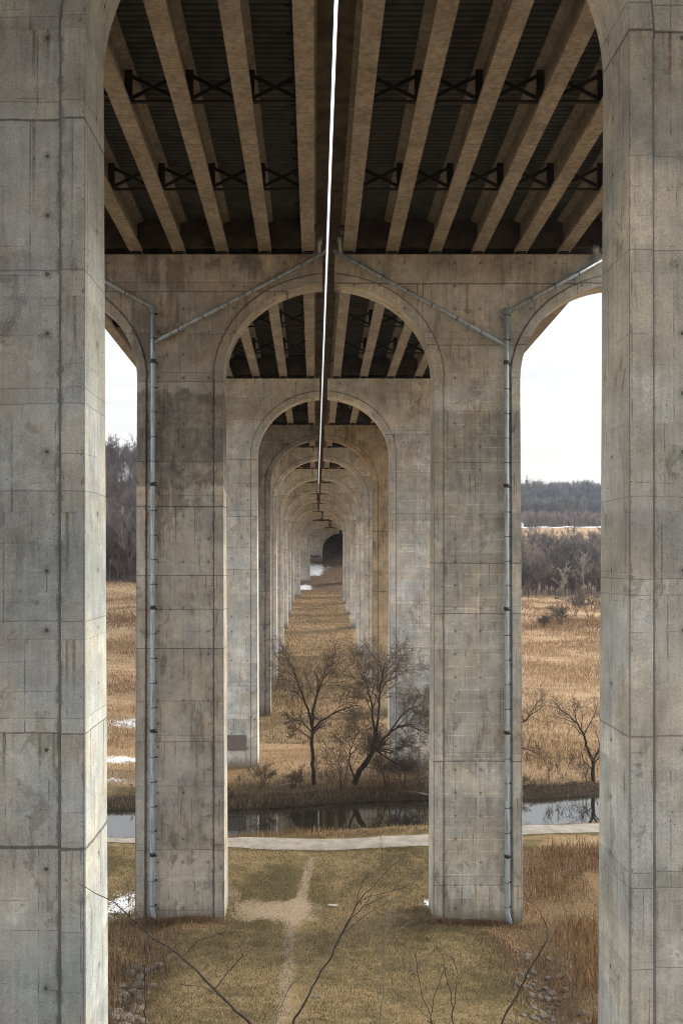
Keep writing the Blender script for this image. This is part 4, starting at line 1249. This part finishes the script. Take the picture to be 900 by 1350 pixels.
# reed field, both sides and the strip under the bridge
def reeds(n, ulo, uhi, y0, y1, p, hh, name, label, tones, kn, seed):
    y = y0 + (y1 - y0) * rs.random(n) ** p
    x = y * U(ulo, uhi, n)
    band = vnoise(x * .25, y, .09, seed) * .65 + vnoise(x, y, .16, seed + 1) * .35
    keep = rs.random(n) < np.clip(.12 + 1.6 * (band - .28), .05, 1)
    x, y, band = x[keep], y[keep], band[keep]; n = len(x)
    h = U(hh[0], hh[1], n) * (.45 + 1.0 * band)
    sn = np.exp(-(np.abs((x+25)/5.5)**4 + np.abs((y-129)/4.2)**4)) + np.exp(-(np.abs((x+23)/5.)**4 + np.abs((y-107.8)/2.2)**4))
    k_ = rs.random(n) > sn * .75
    x, y, h, band = x[k_], y[k_], h[k_], band[k_]; n = len(x)
    o = blades(name, x, y, h, U(.03, .07, n) * (.5 + y / 220.), tones, rs, label, .33, 'reeds', .2, two=True)
    pa = vnoise(x, y * .45, .045, seed + 3) * .6 + vnoise(x, y, .17, seed + 4) * .4          # patches of different plants
    f1 = np.clip((pa - .52) * 6, 0, 1)[:, None]; f2 = np.clip((.44 - pa) * 6, 0, 1)[:, None]
    mul = 1 + f1 * np.array([[.28, .36, .45]]) - f2 * np.array([[.34, .38, .40]])
    ca = o.data.color_attributes['tone']; buf = np.empty(len(o.data.vertices) * 4, dtype=np.float32)
    ca.data.foreach_get('color', buf); buf = buf.reshape(-1, 4); buf[:, :3] *= np.repeat(mul, 5, 0); ca.data.foreach_set('color', buf.ravel())
    return o
reeds(140000, .17, .38, 104, 338, .85, (.3, 1.05), 'reed_field', 'tawny reed field beyond the creek in the right-hand gap', tawny + [(.33,.22,.125)], 1, 51)
reeds(90000, -.30, -.14, 104, 304, .85, (.3, 1.05), 'reed_field', 'tawny reed field beyond the creek in the left-hand gap', tawny + [(.33,.22,.125)], 1, 61)
n = 60000
y = 118 + 215 * rs.random(n) ** 1.1; x = U(-8, 9, n) + np.maximum(0, y-274)**2/1149
band = vnoise(x*.4, y, .12, 71)
hl = np.exp(-((x + 3.5)/4.)**2) * sstep(136, 142, y) * (1 - sstep(176, 190, y))
keep = (rs.random(n) < .25 + .9*band) & (np.abs(x - .1 - .5*np.sin(y*.13)) > (.2 + .5*rs.random(n)) * sstep(122, 130, y) * (1 - sstep(168, 182, y)))
x, y, hl, band = x[keep], y[keep], hl[keep], band[keep]; n = len(x)
blades('strip_grass', x, y, U(.15, .5, n) * (1 + 2.4*hl), U(.05, .12, n), [(.30,.23,.145), (.24,.175,.105), (.34,.265,.17), (.17,.125,.08), (.21,.18,.10)], rs, 'dry tan grass in the strip beneath the far arches', .3, two=True)

pts = []
for k in range(120):
    y = 44 + 18 * rs.random()
    xg = 12.8 + 1.8 * min(1, max(-.6, (y - 46) / 20.)) if k % 2 else -9.9 - 1.8 * min(1, max(-.6, (y - 46) / 20.))
    pts.append((xg + rs.normal(0, 1.0), y))
me = scatter_wood('gully_thicket', pts, [wood_variant(180 + k, 1.3, 2, (7, 5), .014, .005) for k in range(5)], (.4, 1.0), [(.11,.085,.066), (.075,.057,.045), (.16,.125,.095)], rs)
tag(link_mesh('gully_thicket', me, M['wood']), 'low leafless tangle growing over the two rocky gullies', 'thicket', kind='stuff')

# ------------------------------------------------------------------ rocks
def rock_mesh(seed, s):
    import bmesh
    rs_ = np.random.default_rng(seed)
    bm = bmesh.new(); bmesh.ops.create_icosphere(bm, subdivisions=2, radius=1)
    sc_ = np.array([rs_.uniform(.8, 1.3), rs_.uniform(.7, 1.1), rs_.uniform(.5, .8)]) * s
    off = Vector(rs_.uniform(-50, 50, 3))
    cut = [Vector(rs_.normal(0, 1, 3)).normalized() for _ in range(7)]
    for v in bm.verts:
        p = v.co.copy()
        for c in cut:
            d = p.dot(c)
            if d > .72: p -= c * (d - .72)
        p *= 1 + .12 * mnoise.noise(p * 1.6 + off)
        v.co = Vector((p.x*sc_[0], p.y*sc_[1], p.z*sc_[2]))
    me = bpy.data.meshes.new('rock'); bm.to_mesh(me); bm.free()
    me.materials.append(M['rock'])
    return me
rocks = [rock_mesh(300 + k, 1.) for k in range(9)]
def put_rock(x, y, s, label, group):
    o = bpy.data.objects.new('rock', rocks[random.randrange(9)]); col.objects.link(o)
    o.location = (x, y, gz(x, y) + s * .12); o.scale = (s, s, s * random.uniform(.8, 1.1))
    o.rotation_euler = (random.uniform(-.4, .4), random.uniform(-.4, .4), random.uniform(0, 6.28))
    tag(o, label, 'rock', group)
def gully_x(y, xa, xb): return xb + (xa - xb) * min(1, max(-.6, (y - 46) / 20.))
for k in range(95):
    y = 45 + 14 * random.random() ** 1.5; x = gully_x(y, -11.7, -9.9) + random.gauss(0, .6) - .2
    put_rock(x, y, random.choice((.14, .18, .24, .3, .4, .52)), 'grey-brown rock lying in the left rocky gully', 'rocks in the left gully')
for k in range(170):
    y = 44.5 + 17 * random.random() ** 2.3; x = gully_x(y, 14.6, 12.8) + random.gauss(-.2, .4 + (62 - y) * .04)
    put_rock(x, y, random.choice((.12, .15, .2, .25, .3)), 'grey rock lying in the right-hand rocky gully', 'rocks in the right gully')
put_rock(.05, 52.3, .22, 'single pale rock lying alone on the near lawn', None)
# pale slab beside the worn patch
sl = MB(); sl.box(-.38, .38, -.16, .16, -.02, .07); so = sl.build('stone_slab', simple_mat('pale_stone', (.27, .25, .215), .9, .2, .3, 5.), None, (1.35, 68.4, gz(1.35, 68.4)))
so.rotation_euler = (0, .03, -.12); tag(so, 'pale flat stone slab at the end of the worn dirt patch', 'stone')
# drift logs on the far bank and in the creek
def log(pts, r, label):
    b_ = pts[0]
    m2 = MB(); m2.tube([Vector(p) - Vector(b_) for p in pts], [r * (1 - .6*k/(len(pts)-1)) for k in range(len(pts))], 8)
    o_ = m2.build('fallen_log', M['log'], None, b_); tag(o_, label, 'log'); return o_
log([at(338, 1046, 97.6), at(365, 1038, 98.), at(400, 1028, 98.6)], .16, 'grey fallen log slanting up the far bank beside the straight tree')
log([at(568, 1049, 97.7), at(545, 1044, 98.), at(520, 1042, 98.1)], .13, 'pale fallen log lying on the far bank below the leaning tree')
log([at(726, 1041, 100.4), at(750, 1034, 101.), at(778, 1036, 101.2)], .2, 'dark driftwood log heaped on the bank in the right-hand gap')

hz = MB(); hz.box(-1500, 1500, -120, 1300, -8, 160)
hm = bpy.data.materials.new('valley_haze'); hm.use_nodes = True
hn = hm.node_tree.nodes; hn.clear()
ho = hn.new('ShaderNodeOutputMaterial'); pv = hn.new('ShaderNodeVolumePrincipled')
pv.inputs['Density'].default_value = .00009; pv.inputs['Color'].default_value = (.80, .88, 1., 1); pv.inputs['Anisotropy'].default_value = .2
hm.node_tree.links.new(pv.outputs[0], ho.inputs['Volume'])
tag(hz.build('haze', hm), kind='stuff', label='thin winter haze filling the valley air', cat='haze')

# ------------------------------------------------------------------ camera, light, sky
cam = bpy.data.cameras.new('camera'); co = bpy.data.objects.new('camera', cam); col.objects.link(co)
co.location = (0, 0, CAM_Z); co.rotation_euler = (R(90), 0, 0)
cam.sensor_width = 36; cam.sensor_fit = 'AUTO'; cam.lens = 32
cam.shift_x = 35 / 1350; cam.shift_y = 60 / 1350
cam.clip_end = 9000; cam.clip_start = .1
scene.camera = co

SUN_EL, SUN_AZ = 30, 68         # azimuth from +Y towards +X
sl_ = bpy.data.lights.new('sun', 'SUN'); sl_.energy = 4.4; sl_.angle = R(16); sl_.color = (1, .91, .78)
so_ = bpy.data.objects.new('sun', sl_); col.objects.link(so_)
dv_ = Vector((math.sin(R(SUN_AZ)) * math.cos(R(SUN_EL)), math.cos(R(SUN_AZ)) * math.cos(R(SUN_EL)), math.sin(R(SUN_EL))))
so_.rotation_euler = dv_.to_track_quat('Z', 'Y').to_euler()

w = bpy.data.worlds.new('World'); scene.world = w; w.use_nodes = True
t = NT(w); bg = t.n['Background']
sky = t.node('ShaderNodeTexSky', sky_type='NISHITA'); sky.sun_disc = False
sky.sun_elevation = R(SUN_EL); sky.sun_rotation = R(SUN_AZ); sky.dust_density = 3.; sky.altitude = 200
G = t.node('ShaderNodeTexCoord').outputs['Generated']
gx_, gy_, gz_ = t.xyz(G)[0:3]
el = t.m('MAXIMUM', gz_, 0.)
cl = t.noise(t.vm('MULTIPLY', G, (1., 1., 3.2)), 2.4, 6, .55, .3)
base = t.m('MULTIPLY', t.step(el, .27, .62, .53, 1.75), t.step(cl, .3, .7, .84, 1.06))
ovc = t.mix(t.step(el, 0., .5), (12.6, 12.2, 11.7), (11.6, 12.0, 12.5))
ovc = t.scale(ovc, base)
c = t.mix(.90, sky.outputs[0], ovc)
t.put(bg.inputs[0], c); bg.inputs[1].default_value = .125

scene.view_settings.view_transform = 'Standard'; scene.view_settings.look = 'None'
scene.view_settings.exposure = .40; scene.view_settings.gamma = 1; scene.view_settings.use_curve_mapping = False
scene.render.engine = 'CYCLES'
scene.cycles.use_denoising = True
scene.cycles.filter_width = 1.0
scene.cycles.max_bounces = 8; scene.cycles.diffuse_bounces = 5; scene.cycles.glossy_bounces = 3
scene.cycles.sample_clamp_indirect = 6
